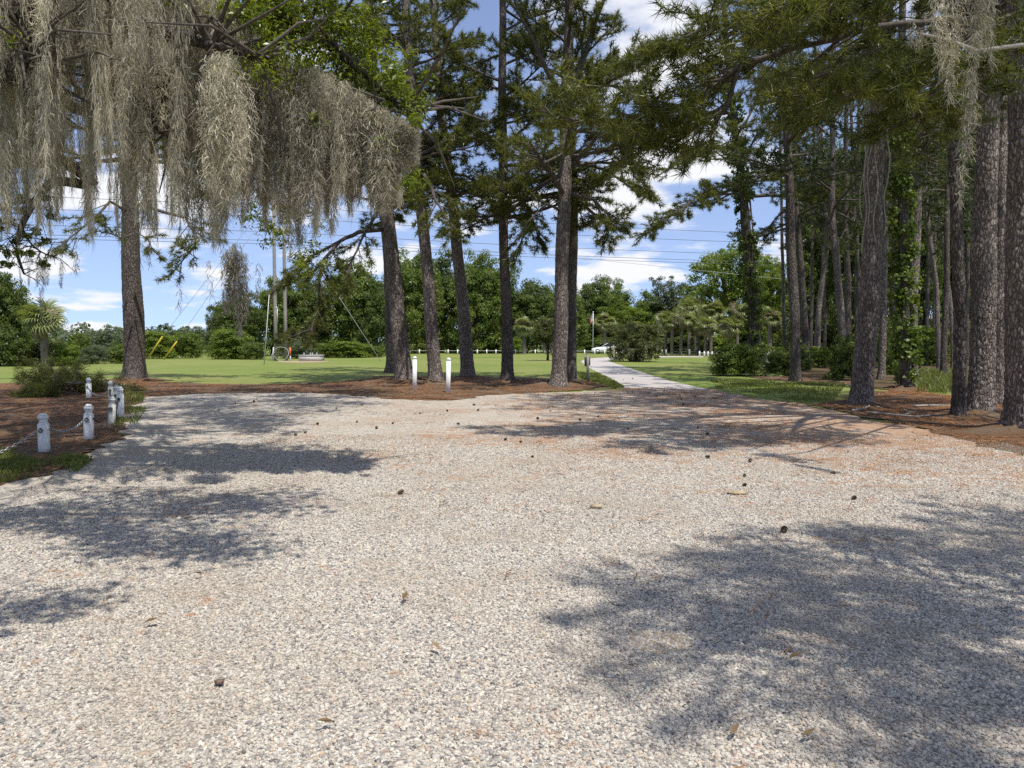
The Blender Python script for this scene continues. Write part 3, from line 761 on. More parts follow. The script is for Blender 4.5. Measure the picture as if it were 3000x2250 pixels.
# hanging moss
def festoons(mb, items, seed, per_m=150, fl=(0.06, 0.17), w=0.006):
    """items: (top point, length, radius); each a fuzzy hanging column of curly strands"""
    rng = np.random.default_rng(seed)
    for (top, L, rad) in items:
        n = max(24, int(per_m * 3.0 * L * (rad / 0.09) ** 1.1)); seg = 3
        u = rng.random(n) ** 0.9
        a = rng.uniform(0, 6.28, n); prof = np.interp(u, [0, 0.06, 0.35, 0.8, 1], [0.55, 0.85, 1.0, 0.62, 0.10])
        lob = 1 + 0.35 * np.sin(u * L * 5 + a + rng.uniform(0, 6)) 
        rr = rad * prof * lob * np.sqrt(rng.random(n))
        sway = np.array([np.sin(u * 2.2 + rng.uniform(0, 6)), np.cos(u * 1.8 + rng.uniform(0, 6))]).T * 0.03 * L
        p0 = np.stack([rr * np.cos(a) + sway[:, 0], rr * np.sin(a) + sway[:, 1], -u * L], 1) + np.array(top)
        l = rng.uniform(*fl, n)
        dirs = np.stack([np.cos(a) * 0.3, np.sin(a) * 0.3, np.full(n, -0.9)], 1) + rng.normal(0, 0.5, (n, 3))
        dirs /= np.linalg.norm(dirs, axis=1, keepdims=True)
        pts = [p0]; d = dirs
        for s in range(seg):
            pts.append(pts[-1] + d * (l / seg)[:, None])
            d = d + rng.normal(0, 0.65, (n, 3)) + np.array([0, 0, -0.35]); d /= np.linalg.norm(d, axis=1, keepdims=True)
        pts = np.stack(pts, 1)                                       # n, seg+1, 3
        side = rng.normal(0, 1, (n, 3)); side[:, 2] *= 0.3; side /= np.linalg.norm(side, axis=1, keepdims=True)
        ww = (w * np.array([1, 1, 0.8, 0.3]))[None, :, None] * side[:, None, :] * 0.5 * rng.uniform(.7, 1.4, (n, 1, 1))
        V = np.stack([pts - ww, pts + ww], 2).reshape(-1, 3)
        b = (np.arange(n) * (seg + 1) * 2)[:, None] + (np.arange(seg) * 2)[None]
        Q = np.stack([b, b + 1, b + 3, b + 2], -1).reshape(-1, 4)
        base = rng.uniform(0.15, 0.75)
        mb.add(V, Q, tint=np.repeat(np.clip(base + rng.normal(0, 0.2, n), 0, 1), seg))

def moss_mass(name, items, seed):
    """a mass of hanging moss: festoon shapes set at many points by geometry nodes"""
    rng = np.random.default_rng(seed)
    colm = bpy.data.collections.new(name + '_shapes')
    for q, (L, rad) in enumerate(((1.0, .055), (1.0, .07), (1.0, .085), (1.0, .06), (1.0, .10), (1.0, .045), (1.0, .075), (1.0, .05), (1.0, .09), (1.0, .065))):
        mb = MB(); festoons(mb, [((0, 0, 0), L, rad)], seed + q + 1, per_m=210, fl=(.05, .15), w=.0052)
        colm.objects.link(bpy.data.objects.new('moss_festoon', mb.mesh('moss_festoon', moss_mat)))
    me = bpy.data.meshes.new(name); me.vertices.add(len(items))
    me.vertices.foreach_set('co', np.array([i[0] for i in items], np.float32).ravel())
    sc = np.array([(i[2] / .075 * rng.uniform(.8, 1.2), i[2] / .075 * rng.uniform(.8, 1.2), i[1]) for i in items], np.float32)
    a = me.attributes.new('fest_scale', 'FLOAT_VECTOR', 'POINT'); a.data.foreach_set('vector', sc.ravel())
    a = me.attributes.new('fest_rot', 'FLOAT_VECTOR', 'POINT'); a.data.foreach_set('vector', np.stack([rng.normal(0, .03, len(items)), rng.normal(0, .03, len(items)), rng.uniform(0, 6.28, len(items))], 1).astype(np.float32).ravel())
    me.materials.append(moss_mat); o = link(name, me, kind='stuff')
    ng = bpy.data.node_groups.new(name, 'GeometryNodeTree')
    ng.interface.new_socket('Geometry', in_out='INPUT', socket_type='NodeSocketGeometry')
    ng.interface.new_socket('Geometry', in_out='OUTPUT', socket_type='NodeSocketGeometry')
    N = ng.nodes; L_ = ng.links; gi = N.new('NodeGroupInput'); go = N.new('NodeGroupOutput')
    ci = N.new('GeometryNodeCollectionInfo'); ci.inputs['Collection'].default_value = colm
    ci.inputs['Separate Children'].default_value = True; ci.inputs['Reset Children'].default_value = True
    ip = N.new('GeometryNodeInstanceOnPoints'); ip.inputs['Pick Instance'].default_value = True
    for nm_, sk in (('fest_scale', 'Scale'), ('fest_rot', 'Rotation')):
        na = N.new('GeometryNodeInputNamedAttribute'); na.data_type = 'FLOAT_VECTOR'; na.inputs['Name'].default_value = nm_
        L_.new(na.outputs[0], ip.inputs[sk])
    L_.new(gi.outputs[0], ip.inputs[0]); L_.new(ci.outputs[0], ip.inputs['Instance']); L_.new(ip.outputs[0], go.inputs[0])
    o.modifiers.new('festoons', 'NODES').node_group = ng
    return o
# ---------------------------------------------------------------- the pines across the far edge of the drive (left to right)
GM = 'pines along the far edge of the drive'
MID = dict(H=23, z0=9.5, nlimb=32, Lmax=4.6, ndl=24, nw=0.024, nL=0.22, ntw=15, k=32, dz=0.08, wood_disp=0.016, step=0.16)
pine('tall pine standing alone at the left, roots in straw, behind the short chained posts', [(393, 1116), (391, 900), (380, 640), (378, 420)], 60, seed=101, bark=bark_dark, group=GM,
     **{**MID, 'z0': 8.6, 'nlimb': 28}, limbs=[
        ([(272, 455), (238, 435), (205, 470), (150, 515), (118, 545)], [28.5, 27.8, 27.0, 26.2, 25.5], 0.06, 9),
        ([(285, 505), (262, 515), (228, 498)], [28.5, 28.0, 27.5], 0.04, 4),
        ([(290, 440), (400, 470), (430, 520), (372, 590)], [28.6, 27.8, 27.2, 26.8], 0.07, 12),
        ([(293, 500), (318, 515), (330, 540)], [28.6, 28.2, 27.9], 0.03, 4)])
pine('dark pine close behind the mossy leaning pine, mostly hidden by it', [(1149, 1092), (1146, 900), (1128, 640), (1100, 300)], 37, seed=102, bark=bark_dark, group=GM, **{**MID, 'k': 24, 'dz': 0.15, 'nlimb': 16})
pine('thick leaning pine with moss hanging around its upper trunk', [(1187, 1120), (1166, 930), (1132, 600), (1105, 380)], 50, seed=103, group=GM, **{**MID, 'nlimb': 22, 'z0': 9.0}, limbs=[
        ([(826, 495), (775, 502), (735, 520), (700, 560), (690, 600), (689, 670), (672, 712), (612, 735)], [29, 28.6, 28, 27.4, 27, 26.8, 26.5, 26.2], 0.09, 30),
        ([(820, 450), (790, 500), (760, 560), (742, 620)], [29, 28.2, 27.6, 27.2], 0.07, 12),
        ([(735, 520), (660, 560), (610, 610)], [28, 27.4, 27], 0.06, 12)])
pine('straight pine leaning left just behind the two tall white posts', [(1279, 1124), (1262, 930), (1235, 600), (1212, 380)], 40, seed=104, group=GM, **{**MID, 'z0': 7.4, 'nlimb': 40, 'Lmax': 4.0})
pine('pine leaning left, its foot right of the right tall white post', [(1373, 1108), (1356, 900), (1327, 600), (1300, 400)], 40, seed=105, group=GM, **{**MID, 'z0': 7.6, 'nlimb': 36, 'Lmax': 3.8})
pine('slim upright pine in the gap left of the forked twin pines', [(1487, 1120), (1483, 900), (1473, 600), (1472, 70)], 34, seed=106, bark=bark_dark, group=GM, **{**MID, 'Lmax': 3.8, 'nlimb': 40, 'z0': 6.2}, limbs=[
        ([(1100, 300), (1160, 330), (1230, 340), (1285, 300)], [28.9, 28.4, 28, 27.8], 0.05, 10),
        ([(1090, 470), (1130, 430), (1150, 470), (1165, 520)], [28.9, 28.4, 28, 27.6], 0.06, 12)])
def fork_f(lw, tf, at, rng, loc):
    for pts, r, nt in (([(1226, 250), (1240, 190), (1275, 80), (1310, -10)], 0.15, 10), ([(1226, 230), (1180, 150), (1140, 60), (1090, -20)], 0.12, 12),
                       ([(1236, 200), (1290, 180), (1350, 190), (1400, 240)], 0.09, 12), ([(1222, 330), (1180, 350), (1120, 380)], 0.06, 9),
                       ([(1235, 360), (1290, 295), (1335, 300), (1370, 360), (1395, 410)], 0.09, 16), ([(1235, 420), (1280, 430), (1320, 470), (1310, 520)], 0.07, 14),
                       ([(1225, 460), (1180, 440), (1140, 480), (1120, 540)], 0.06, 12)):
        p = [P(x * F, y * F, 26.0 + i * -0.35) - loc for i, (x, y) in enumerate(pts)]
        lw.tube(p, np.linspace(r, 0.02, len(p)), 8); pine_twigs(lw, tf, p, rng, 2.6, nt, 0.19, 0.25)
pine('big pine with a forked top, the nearer trunk of a touching pair', [(1634, 1134), (1645, 900), (1652, 600), (1661, 300)], 46, seed=107, group=GM, fork=fork_f, **{**MID, 'z0': 6.6, 'nlimb': 38, 'Lmax': 4.2})
pine('dark trunk pressed close behind the forked pine', [(1670, 1116), (1676, 900), (1680, 600), (1672, 280)], 32, seed=108, bark=bark_dark, group=GM, **{**MID, 'k': 24, 'dz': 0.15, 'nlimb': 26, 'z0': 7.5})

# the ivy-covered pine beside the path and the wood at the right
GR = 'pines of the wood at the right'
pine('ivy covered pine by the path with one long arching bough', [(2216, 1090), (2212, 950), (2172, 520), (2136, 230)], 34, seed=111, bark=bark_dark, group=GR, **{**MID, 'z0': 9, 'nlimb': 30, 'k': 24, 'dz': 0.15}, limbs=[
        ([(1601, 405), (1560, 400), (1510, 420), (1470, 455), (1425, 480), (1395, 505)], [39, 38, 37, 36.4, 36, 35.6], 0.07, 40),
        ([(1590, 300), (1540, 320), (1490, 330), (1440, 370)], [39, 38.4, 37.6, 37], 0.05, 26)])
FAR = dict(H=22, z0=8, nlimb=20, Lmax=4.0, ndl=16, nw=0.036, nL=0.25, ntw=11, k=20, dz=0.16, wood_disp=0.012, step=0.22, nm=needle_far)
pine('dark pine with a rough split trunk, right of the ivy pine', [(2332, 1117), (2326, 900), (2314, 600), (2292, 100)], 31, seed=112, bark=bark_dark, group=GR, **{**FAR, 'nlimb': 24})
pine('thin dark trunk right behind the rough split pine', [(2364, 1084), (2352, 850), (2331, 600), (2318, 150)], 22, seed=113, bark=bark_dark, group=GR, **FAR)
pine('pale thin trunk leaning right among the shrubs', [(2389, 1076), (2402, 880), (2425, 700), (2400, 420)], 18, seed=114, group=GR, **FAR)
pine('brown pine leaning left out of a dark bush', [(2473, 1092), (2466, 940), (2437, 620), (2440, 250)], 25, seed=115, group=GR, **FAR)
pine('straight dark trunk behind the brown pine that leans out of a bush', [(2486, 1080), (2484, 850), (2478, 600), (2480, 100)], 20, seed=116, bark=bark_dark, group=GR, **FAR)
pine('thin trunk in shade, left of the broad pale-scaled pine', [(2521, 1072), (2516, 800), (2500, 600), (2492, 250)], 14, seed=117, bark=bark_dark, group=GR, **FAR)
for i, (x0, x1, w, by, lb) in enumerate(((2300, 2288, 11, 1072, 'slim far pine just left of the rough split pine'), (2376, 2382, 10, 1068, 'slim far pine right of the thin dark trunk'), (2418, 2408, 11, 1066, 'slim far pine left of the brown leaning pine'), (2508, 2512, 12, 1068, 'slim far pine behind the broad scaly pine, left side'),
        (2622, 2612, 12, 1070, 'slim far pine right of the sunlit slim trunk'), (2715, 2722, 12, 1072, 'slim far pine right of the pale trunk with moss at its foot'), (2736, 2741, 10, 1066, 'thinnest far pine deep in the wood'), (2832, 2838, 13, 1074, 'slim far pine between the narrow pine and the thick scaly pine'), (2950, 2944, 14, 1076, 'slim far pine left of the nearest pine'))):
    pine(lb, [(x0, by), ((x0 + x1) / 2, 800), (x1, 560)], w, seed=140 + i, bark=bark_dark, group=GR, **{**FAR, 'k': 12, 'dz': .4, 'wood_disp': 0, 'nlimb': 14, 'ntw': 7, 'z0': 10})
NEAR = dict(H=24, z0=7.5, nlimb=30, Lmax=5.0, ndl=24, nw=0.018, nL=0.22, ntw=14, k=64, dz=0.035, wood_disp=0.020, step=0.17)
pine('broad scaly pine on the grass edge with bare dry vines on its upper trunk', [(2523, 1188), (2536, 1000), (2561, 620), (2577, 200)], 60, seed=118, group=GR, dead=4, **{**NEAR, 'z0': 7.6})
pine('sunlit slim trunk directly behind the broad pine on the grass edge', [(2582, 1112), (2590, 850), (2598, 600), (2606, 150)], 21, seed=119, group=GR, **FAR)
pine('dark trunk wrapped in bright green climbing vine', [(2655, 1142), (2652, 900), (2640, 600), (2640, 150)], 27, seed=120, bark=bark_dark, group=GR, **{**FAR, 'nlimb': 14})
pine('pale trunk with grey moss at its foot, behind the vine wrapped trunk', [(2672, 1118), (2676, 900), (2690, 560), (2698, 200)], 27, seed=121, group=GR, **FAR)
pine('thin trunk leaning left with small vines, deep in the wood', [(2753, 1086), (2744, 850), (2712, 600), (2704, 250)], 15, seed=122, group=GR, **FAR)
pine('slim pine rising from tall grass, dark above and sunlit at its foot', [(2766, 1104), (2770, 900), (2777, 600), (2772, 200)], 18, seed=123, bark=bark_dark, group=GR, **FAR)
pine('leaning thin trunk behind the slim pine in tall grass', [(2794, 1080), (2784, 880), (2752, 640), (2730, 300)], 13, seed=124, group=GR, **FAR)
pine('narrow smooth pine just left of the thick scaly pine', [(2809, 1226), (2810, 1000), (2807, 640), (2790, 330)], 34, seed=125, bark=bark_dark, group=GR, dead=3, **{**NEAR, 'k': 48, 'nlimb': 16, 'Lmax': 4.2})
pine('thick scaly pine with its right flank in the sun', [(2872, 1219), (2879, 1000), (2888, 600), (2895, 150)], 68, seed=126, group=GR, dead=3, **{**NEAR, 'k': 72, 'z0': 8.0}, az_pref=(-1.8, 0.4))
pine('pine half hidden behind the thick scaly pine', [(2920, 1187), (2925, 900), (2932, 600), (2936, 200)], 34, seed=127, group=GR, **{**NEAR, 'k': 40, 'dz': 0.06, 'nlimb': 14, 'Lmax': 4.0})
# the nearest pine: its long low boughs reach out over the drive
pine('nearest pine, cut by the right edge, with long boughs reaching over the drive', [(3012, 1271), (3010, 1000), (3006, 640), (3004, 200)], 112, seed=128, group=GR,
     **{**NEAR, 'k': 88, 'dz': 0.03, 'wood_disp': 0.024, 'nlimb': 36, 'Lmax': 7.2, 'z0': 8.0, 'ndl': 24, 'nw': 0.016}, az_pref=(-1.7, 0.5), limbs=[
        ([(2190, 60), (2050, 40), (1900, 60), (1750, 95), (1600, 140), (1480, 230), (1330, 270), (1190, 250)], [12.6, 12.2, 11.8, 11.6, 11.4, 11.3, 11.2, 11.2], 0.06, 60),
        ([(1750, 95), (1650, 40), (1520, 60), (1420, 110)], [11.6, 11.3, 11.0, 10.8], 0.05, 22),
        ([(1600, 140), (1570, 230), (1480, 290), (1400, 310)], [11.4, 11.5, 11.6, 11.6], 0.04, 16),
        ([(2190, 30), (2080, 90), (1960, 150), (1850, 200), (1760, 210)], [12.6, 11.6, 10.8, 10.2, 9.8], 0.05, 40),
        ([(2200, 160), (2120, 150), (2040, 190), (1990, 250)], [12.6, 11.8, 11.0, 10.6], 0.05, 22),
        ([(2195, -60), (2000, -40), (1820, -30), (1680, 20)], [12.6, 10.8, 9.6, 8.8], 0.05, 40)])
# a pine beside the camera, out of the frame, shades the drive at the lower right
def fork_o(lw, tf, at, rng, loc):
    for az, L, z in ((-1.2, 3.4, 5.6), (-0.8, 3.6, 6.0), (-1.7, 3.2, 5.8), (-0.3, 3.4, 6.2), (-1.4, 3.6, 6.6), (-2.3, 2.8, 6.2), (0.3, 3.2, 6.0), (-1.05, 3.2, 6.4), (1.2, 2.8, 6.4), (-1.9, 3.4, 6.8), (-.6, 3.0, 6.9)):
        c, r = at(z); pine_limb(lw, tf, c, az, rng.uniform(0, .25), L, 0.035, rng, 14, 0.2, 0.15)
pine('pine beside the camera whose boughs overhang the drive', [Vector((5.7, 1.2, 0))], 480, seed=129, group=GR, fork=fork_o, H=9.5, z0=6.8, nlimb=8, Lmax=2.4, ndl=24, nw=0.012, nL=0.2, ntw=7, k=24, dz=0.2, wood_disp=0.0, step=0.17)

# ---------------------------------------------------------------- the mossy live oak at the left
rng = random.Random(7)
oak_loc = Vector((-8.6, 6.0, 0))
oak = thing('live_oak', 'live oak draped in grey Spanish moss, its leafy boughs hanging over the drive', 'tree', oak_loc)
tb = MB()
at = trunk_mesh(tb, [(0, 0, 0), (0.15, 0, 1.5), (0.35, 0.1, 3.0), (0.5, 0.2, 5.0)], 0.55, 0.30, flare=0.5, k=40, dz=0.12, bark=0.015, seed=5, power=0.5)
tb.build('trunk', bark_oak, oak, smooth=True)
oak_pts = []; wisps = []; oak_tw = MB(); leafC = []; leafR = []
def oak_limb(pts, r0, r1, sub=True, seed=0, fine_tw=0):
    rg = random.Random(seed); pts = [Vector(p) - oak_loc for p in pts]
    fine = []
    for a in range(len(pts) - 1):
        p0 = pts[max(0, a - 1)]; p1 = pts[a]; p2 = pts[a + 1]; p3 = pts[min(len(pts) - 1, a + 2)]
        for s in (0, .25, .5, .75):
            fine.append(0.5 * ((2 * p1) + (p2 - p0) * s + (2 * p0 - 5 * p1 + 4 * p2 - p3) * s * s + (3 * p1 - p0 - 3 * p2 + p3) * s ** 3))
    fine.append(pts[-1])
    mb = MB(); mb.tube(fine, np.linspace(r0, r1, len(fine)), 10); mb.build('limb', bark_oak, oak, smooth=True)
    if fine_tw:                                    # thin bare shoots
        for p in fine[len(fine) // 2 if seed == 21 else 0:]:
            for q in range(fine_tw // 2):
                d = Vector((rg.uniform(-1, 1), rg.uniform(-.7, .7), rg.uniform(-.6, .5))).normalized(); L = rg.uniform(.12, .38)
                m = p + d * L * .5 + Vector((0, 0, rg.uniform(-.03, .03))); e = p + d * L + Vector((0, 0, -.12 * L)); oak_tw.tube([p, m, e], [.007, .005, .003], 4, cap=False)
                for s in range(2):
                    d2 = (d + Vector((rg.uniform(-1, 1), rg.uniform(-1, 1), rg.uniform(-1, .6)))).normalized(); oak_tw.tube([m, m + d2 * L * .5], [.004, .002], 3, cap=False)
                if rg.random() < .35: leafC.append(tuple(e + oak_loc)); leafR.append(.07)
                if rg.random() < .3: wisps.append((tuple(e + oak_loc), rg.uniform(.12, .4), .02))
        return
    for q in range(int(len(fine) * 2.0) if sub else 0):
        i = rg.randrange(len(fine) // 3, len(fine)); p = fine[i]; 
        d = Vector((rg.uniform(-.6, 1), rg.uniform(-1, 1), rg.uniform(-.35, .7))).normalized(); L = rg.uniform(0.5, 1.5)
        e = p + d * L + Vector((0, 0, -0.1 * L)); m = p.lerp(e, .5) + Vector((rg.uniform(-.12, .12), rg.uniform(-.12, .12), rg.uniform(-.02, .15)))
        oak_tw.tube([p, m, e], [0.022, 0.015, 0.006], 5, cap=False)
        for s in (0.5, 0.75, 1.0):
            c = m.lerp(e, s * 2 - 1) if s > .5 else m
            oak_pts.append(c + oak_loc)
    for p in fine[len(fine) // 4:]: oak_pts.append(p + oak_loc)
Z = oak_loc + Vector((0.4, 0.1, 3.6))
oak_limb([Z, (-7.0, 6.6, 4.9), (-5.3, 7.4, 5.2), P(430, 190, 8.2), P(452, 325, 8.3), P(535, 385, 8.4), P(700, 400, 8.5), P(900, 300, 8.4), P(1060, 350, 8.2)], 0.26, 0.03, seed=1)
oak_limb([Z + Vector((0, 0, .8)), (-7.2, 7.2, 6.2), (-5.5, 8.4, 6.4), P(600, 20, 8.8), P(850, 60, 8.4), P(1040, 190, 8.2), P(1190, 330, 8.0)], 0.22, 0.02, seed=2)
oak_limb([Z + Vector((0, 0, .4)), (-7.0, 5.9, 5.6), P(120, 60, 7.6), P(330, 60, 7.6), P(620, 130, 7.5), P(780, 170, 7.4)], 0.20, 0.02, seed=3)
oak_limb([Z + Vector((0, 0, .3)), (-7.6, 7.4, 5.0), (-6.8, 9.0, 5.4), P(180, 300, 10.4), P(480, 330, 10.8), P(760, 260, 11.0)], 0.22, 0.03, seed=4)
oak_limb([Z + Vector((0, 0, -.2)), (-7.4, 6.6, 4.4), P(-40, 205, 7.3), P(60, 160, 7.2), P(160, 180, 7.2)], 0.2, 0.04, seed=5)
oak_limb([Z + Vector((0, 0, 1.2)), (-7.2, 5.0, 5.8), (-5.2, 4.6, 6.1), (-3.4, 4.3, 6.1), (-1.2, 4.4, 5.9)], 0.2, 0.03, seed=6)
oak_limb([Z + Vector((0, 0, 1.3)), (-7.4, 7.4, 7.2), (-6.0, 9.2, 7.8), (-4.6, 10.8, 7.8), (-3.2, 12.0, 7.2)], 0.2, 0.03, seed=7)
oak_limb([Z + Vector((0, 0, 1.4)), (-7.6, 8.2, 8.4), (-6.4, 11.0, 11.4), (-4.0, 14.5, 12.2), (-2.0, 17.0, 12.0)], 0.22, 0.03, seed=11)
oak_limb([Z + Vector((0, 0, 1.4)), (-8.6, 9.0, 9.0), (-8.8, 13.0, 12.0), (-8.4, 18.0, 12.4)], 0.2, 0.03, seed=12)
oak_limb([Z + Vector((0, 0, .5)), (-8.4, 9.0, 5.6), (-7.6, 12.0, 6.2), (-6.4, 14.0, 6.4)], 0.2, 0.03, seed=8)
oak_limb([Z + Vector((0, 0, .2)), (-8.8, 3.5, 5.2), (-7.4, 1.0, 6.0), (-5.6, -0.5, 6.2)], 0.2, 0.03, seed=9)
oak_limb([Z + Vector((0, 0, .2)), (-10, 8.4, 5.0), (-11.4, 11.0, 5.8), (-11.6, 14, 6.2)], 0.2, 0.03, seed=10)
oak_limb([Z + Vector((0, 0, .1)), (-7.9, 7.8, 5.2), P(170 * F, 370 * F, 9.6), P(115 * F, 392 * F, 9.6), P(78 * F, 432 * F, 9.5), P(46 * F, 490 * F, 9.4), P(36 * F, 540 * F, 9.4), P(52 * F, 592 * F, 9.4)], 0.09, 0.012, seed=21, fine_tw=5)
oak_limb([P(78 * F, 432 * F, 9.5), P(30 * F, 440 * F, 9.4), P(-30 * F, 452 * F, 9.2)], 0.03, 0.01, seed=22, fine_tw=5)
oak_limb([P(46 * F, 490 * F, 9.4), P(70 * F, 530 * F, 9.3), P(104 * F, 552 * F, 9.2)], 0.016, 0.006, seed=23, fine_tw=6)
oak_tw.build('twigs', twig_mat, oak, smooth=True, kind='stuff')
# leaf sprays: on the upper shoots and the places where the photograph shows them lit
rg = np.random.default_rng(9)
for p in oak_pts:
    q = p - Vector((0, 0, 0))
    hi = (q.z - 4.6) / 2.0
    pxx = 1500 + FPX * q.x / max(q.y, 1); pyy = 1003 - (q.z - CAM_H) / max(q.y, 1) * FPX
    if pyy > -130 and pxx > np.interp(pyy, [-100, 150, 330, 540], [1080, 1130, 1215, 1225]): continue
    if rg.random() < (0.2 + 0.6 * max(0, min(1, hi))) * (1.0 if pxx > 560 or q.z > CAM_H + .47 * q.y + .4 else 0.10):
        leafC.append(tuple(q + Vector((rg.normal(0, .12), rg.normal(0, .12), .12 + abs(rg.normal(0, .12)))))); leafR.append(rg.uniform(.18, .34))
for (x, y, w, h, D, n) in ((690, 60, 120, 70, 7.6, 22), (820, 70, 150, 90, 7.8, 30), (960, 60, 110, 80, 8.0, 26), (740, 170, 110, 50, 7.4, 14), (880, 190, 120, 60, 7.6, 14), (1040, 170, 80, 80, 8.0, 20), (1140, 260, 90, 60, 8.0, 18), (1200, 310, 50, 40, 8.0, 10),
                           (980, 350, 60, 60, 7.8, 8), (1130, 470, 70, 50, 7.9, 14), (930, 430, 60, 40, 8.0, 8), (1210, 530, 30, 30, 8.0, 5), (390, 330, 60, 60, 9.5, 8), (510, 430, 40, 40, 9.0, 5), (380, 210, 60, 50, 9.5, 6), (620, 560, 90, 40, 11.0, 12), (830, 650, 90, 70, 11.5, 16), (900, 760, 60, 60, 11.5, 10), (730, 620, 60, 60, 11.2, 8),
                           (930, -60, 300, 60, 8.0, 40), (600, -60, 260, 60, 8.5, 30), (250, -60, 260, 60, 8.5, 24)):
    for q in range(n):
        c = P(x + rg.normal(0, w * .5), y + rg.normal(0, h * .5), D + .3 + rg.normal(0, .35)); leafC.append(tuple(c)); leafR.append(rg.uniform(.12, .24))
for (x0, x1, y0, y1, z0, z1, n) in ((-4.6, -0.6, 2.9, 5.8, 5.5, 6.6, 150), (-2.2, -1.3, 0.9, 2.3, 5.2, 5.9, 30), (-11, -5.2, 1.0, 9.0, 6.6, 8.6, 170), (-10, -2.6, 9.4, 14.0, 6.4, 8.8, 190), (-14, -0.8, 9.0, 22.0, 11.4, 14.0, 760)):       # crown above the frame
    for q in range(n):
        c = Vector((rg.uniform(x0, x1), rg.uniform(y0, y1), rg.uniform(z0, z1)))
        if c.z > 10 and c.z < CAM_H + .47 * c.y + 1.4: continue
        if math.sin(c.x * 2.1 + c.y * 1.3) + math.sin(c.y * 2.7 - c.x * .9) > -0.5: leafC.append(tuple(c)); leafR.append(rg.uniform(.35, .6) if c.z < 10 else rg.uniform(.65, 1.1))
lm = MB(); C = np.array(leafC) - np.array(oak_loc); RRs = np.array(leafR)
big = RRs > 0.345
leaf_cloud(lm, C[~big], RRs[~big], 64, 0.066, rg, flat=0.8, up=0.6, shell=0.3, low=0.6, aspect=0.36)
big2 = RRs > 0.62; big &= ~big2
leaf_cloud(lm, C[big2], RRs[big2], 62, 0.21, rg, flat=0.6, up=0.6, shell=0.3, low=0.6, aspect=0.45)
leaf_cloud(lm, C[big], RRs[big], 60, 0.12, rg, flat=0.6, up=0.6, shell=0.3, low=0.6, aspect=0.45)
lm.build('crown', oak_leaf, oak, kind='stuff')

# Spanish moss
rg = np.random.default_rng(17)
low_env = [(0, 690), (60, 690), (130, 660), (200, 670), (280, 720), (330, 690), (400, 660), (470, 700), (560, 720), (640, 740), (700, 690), (760, 650), (800, 660), (860, 700), (900, 740), (960, 720), (1000, 640), (1060, 600), (1120, 640), (1190, 520), (1215, 420)]
ex = [a for a, _ in low_env]; ey = [b for _, b in low_env]
top_env = np.array([(0, -200), (600, -150), (760, 120), (1000, 230), (1190, 360), (1230, 400)])
it_in, it_out = [], []
for q in range(700):
    x = rg.uniform(-60, 1215); lo = np.interp(x, ex, ey) + rg.normal(0, 22); tp = np.interp(x, top_env[:, 0], top_env[:, 1])
    D = rg.choice([7.2, 7.8, 8.4, 9.2, 10.4, 11.2]) + rg.normal(0, .25)
    if x > 520: D = 7.6 + abs(rg.normal(0, .6))
    Lpx = rg.uniform(200, 460) if x > 560 else rg.uniform(260, 800); f = rg.random() ** 0.75
    bot = tp + 100 + (lo - tp - 100) * f
    if x < 640 and rg.random() < .3: bot = rg.uniform(60, 330)
    bot = min(bot, lo); top = max(tp, bot - Lpx)
    pt = P(x, top, D); L = (pt - P(x, bot, D)).z
    (it_out if x > 560 else it_in).append((tuple(pt), L, rg.uniform(0.035, 0.085)))
moss_mass('spanish_moss', it_in + it_out + wisps, 41)
GMs = 'clumps of Spanish moss'
def moss_thing(label, items, seed, loc, **kw):
    mb = MB(); festoons(mb, [(tuple(Vector(t) - loc), L, r) for t, L, r in items], seed, **kw)
    tag(mb.build('moss_clump', moss_mat, loc=loc), label, 'Spanish moss', GMs)
def pxf(x, y0, y1, D, r): p = P(x * F, y0 * F, D); return (tuple(p), (p - P(x * F, y1 * F, D)).z, r)
moss_thing('broad pale moss clump hanging in the sun right of the dark crooked limb', [pxf(478, 105, 440, 7.0, .16), pxf(455, 140, 400, 7.0, .12), pxf(505, 150, 380, 7.0, .12), pxf(470, 120, 300, 6.95, .14)], 51, P(478 * F, 105 * F, 7.0))
moss_thing('dark lone moss clump hanging lowest, in front of the blue sky', [pxf(486, 540, 672, 10.2, .085), pxf(498, 530, 650, 10.2, .085), pxf(518, 540, 690, 10.2, .085), pxf(528, 545, 680, 10.25, .07), pxf(506, 525, 640, 10.3, .09), pxf(512, 560, 725, 10.2, .05)], 52, P(505 * F, 530 * F, 10.2), per_m=230, fl=(.05, .13), w=.008)
moss_thing('moss wrapped round the upper trunk of the leaning pine', [pxf(840, 300, 420, 27.3, .35), pxf(860, 290, 440, 27.4, .3), pxf(815, 320, 430, 27.4, .3), pxf(870, 260, 400, 27.5, .25)], 53, P(840 * F, 300 * F, 27.3), per_m=420, w=0.013)
moss_thing('long bright moss streamer hanging before the trunks at the far right', [pxf(2112, 60, 260, 7.6, .055), pxf(2100, 150, 330, 7.6, .05), pxf(2088, 230, 440, 7.6, .045)], 54, P(2110 * F, 60 * F, 7.6))
moss_thing('ragged moss veil beside the dead stub at the upper right', [pxf(2045, -60, 150, 8.2, .10), pxf(2060, -40, 220, 8.2, .08), pxf(2025, -60, 60, 8.2, .06), pxf(2075, -60, 120, 8.2, .07)], 55, P(2045 * F, -60 * F, 8.2), per_m=110)
moss_thing('sunlit moss tangle above the thick scaly pine', [pxf(2130, -60, 110, 7.8, .10), pxf(2110, -60, 70, 7.8, .09), pxf(2150, -60, 140, 7.9, .06)], 56, P(2130 * F, -60 * F, 7.8), per_m=120)
moss_thing('small moss wisp caught on the dead stub', [pxf(1985, 60, 100, 8.1, .05), pxf(1972, 20, 90, 8.1, .03)], 57, P(1985 * F, 40 * F, 8.1))
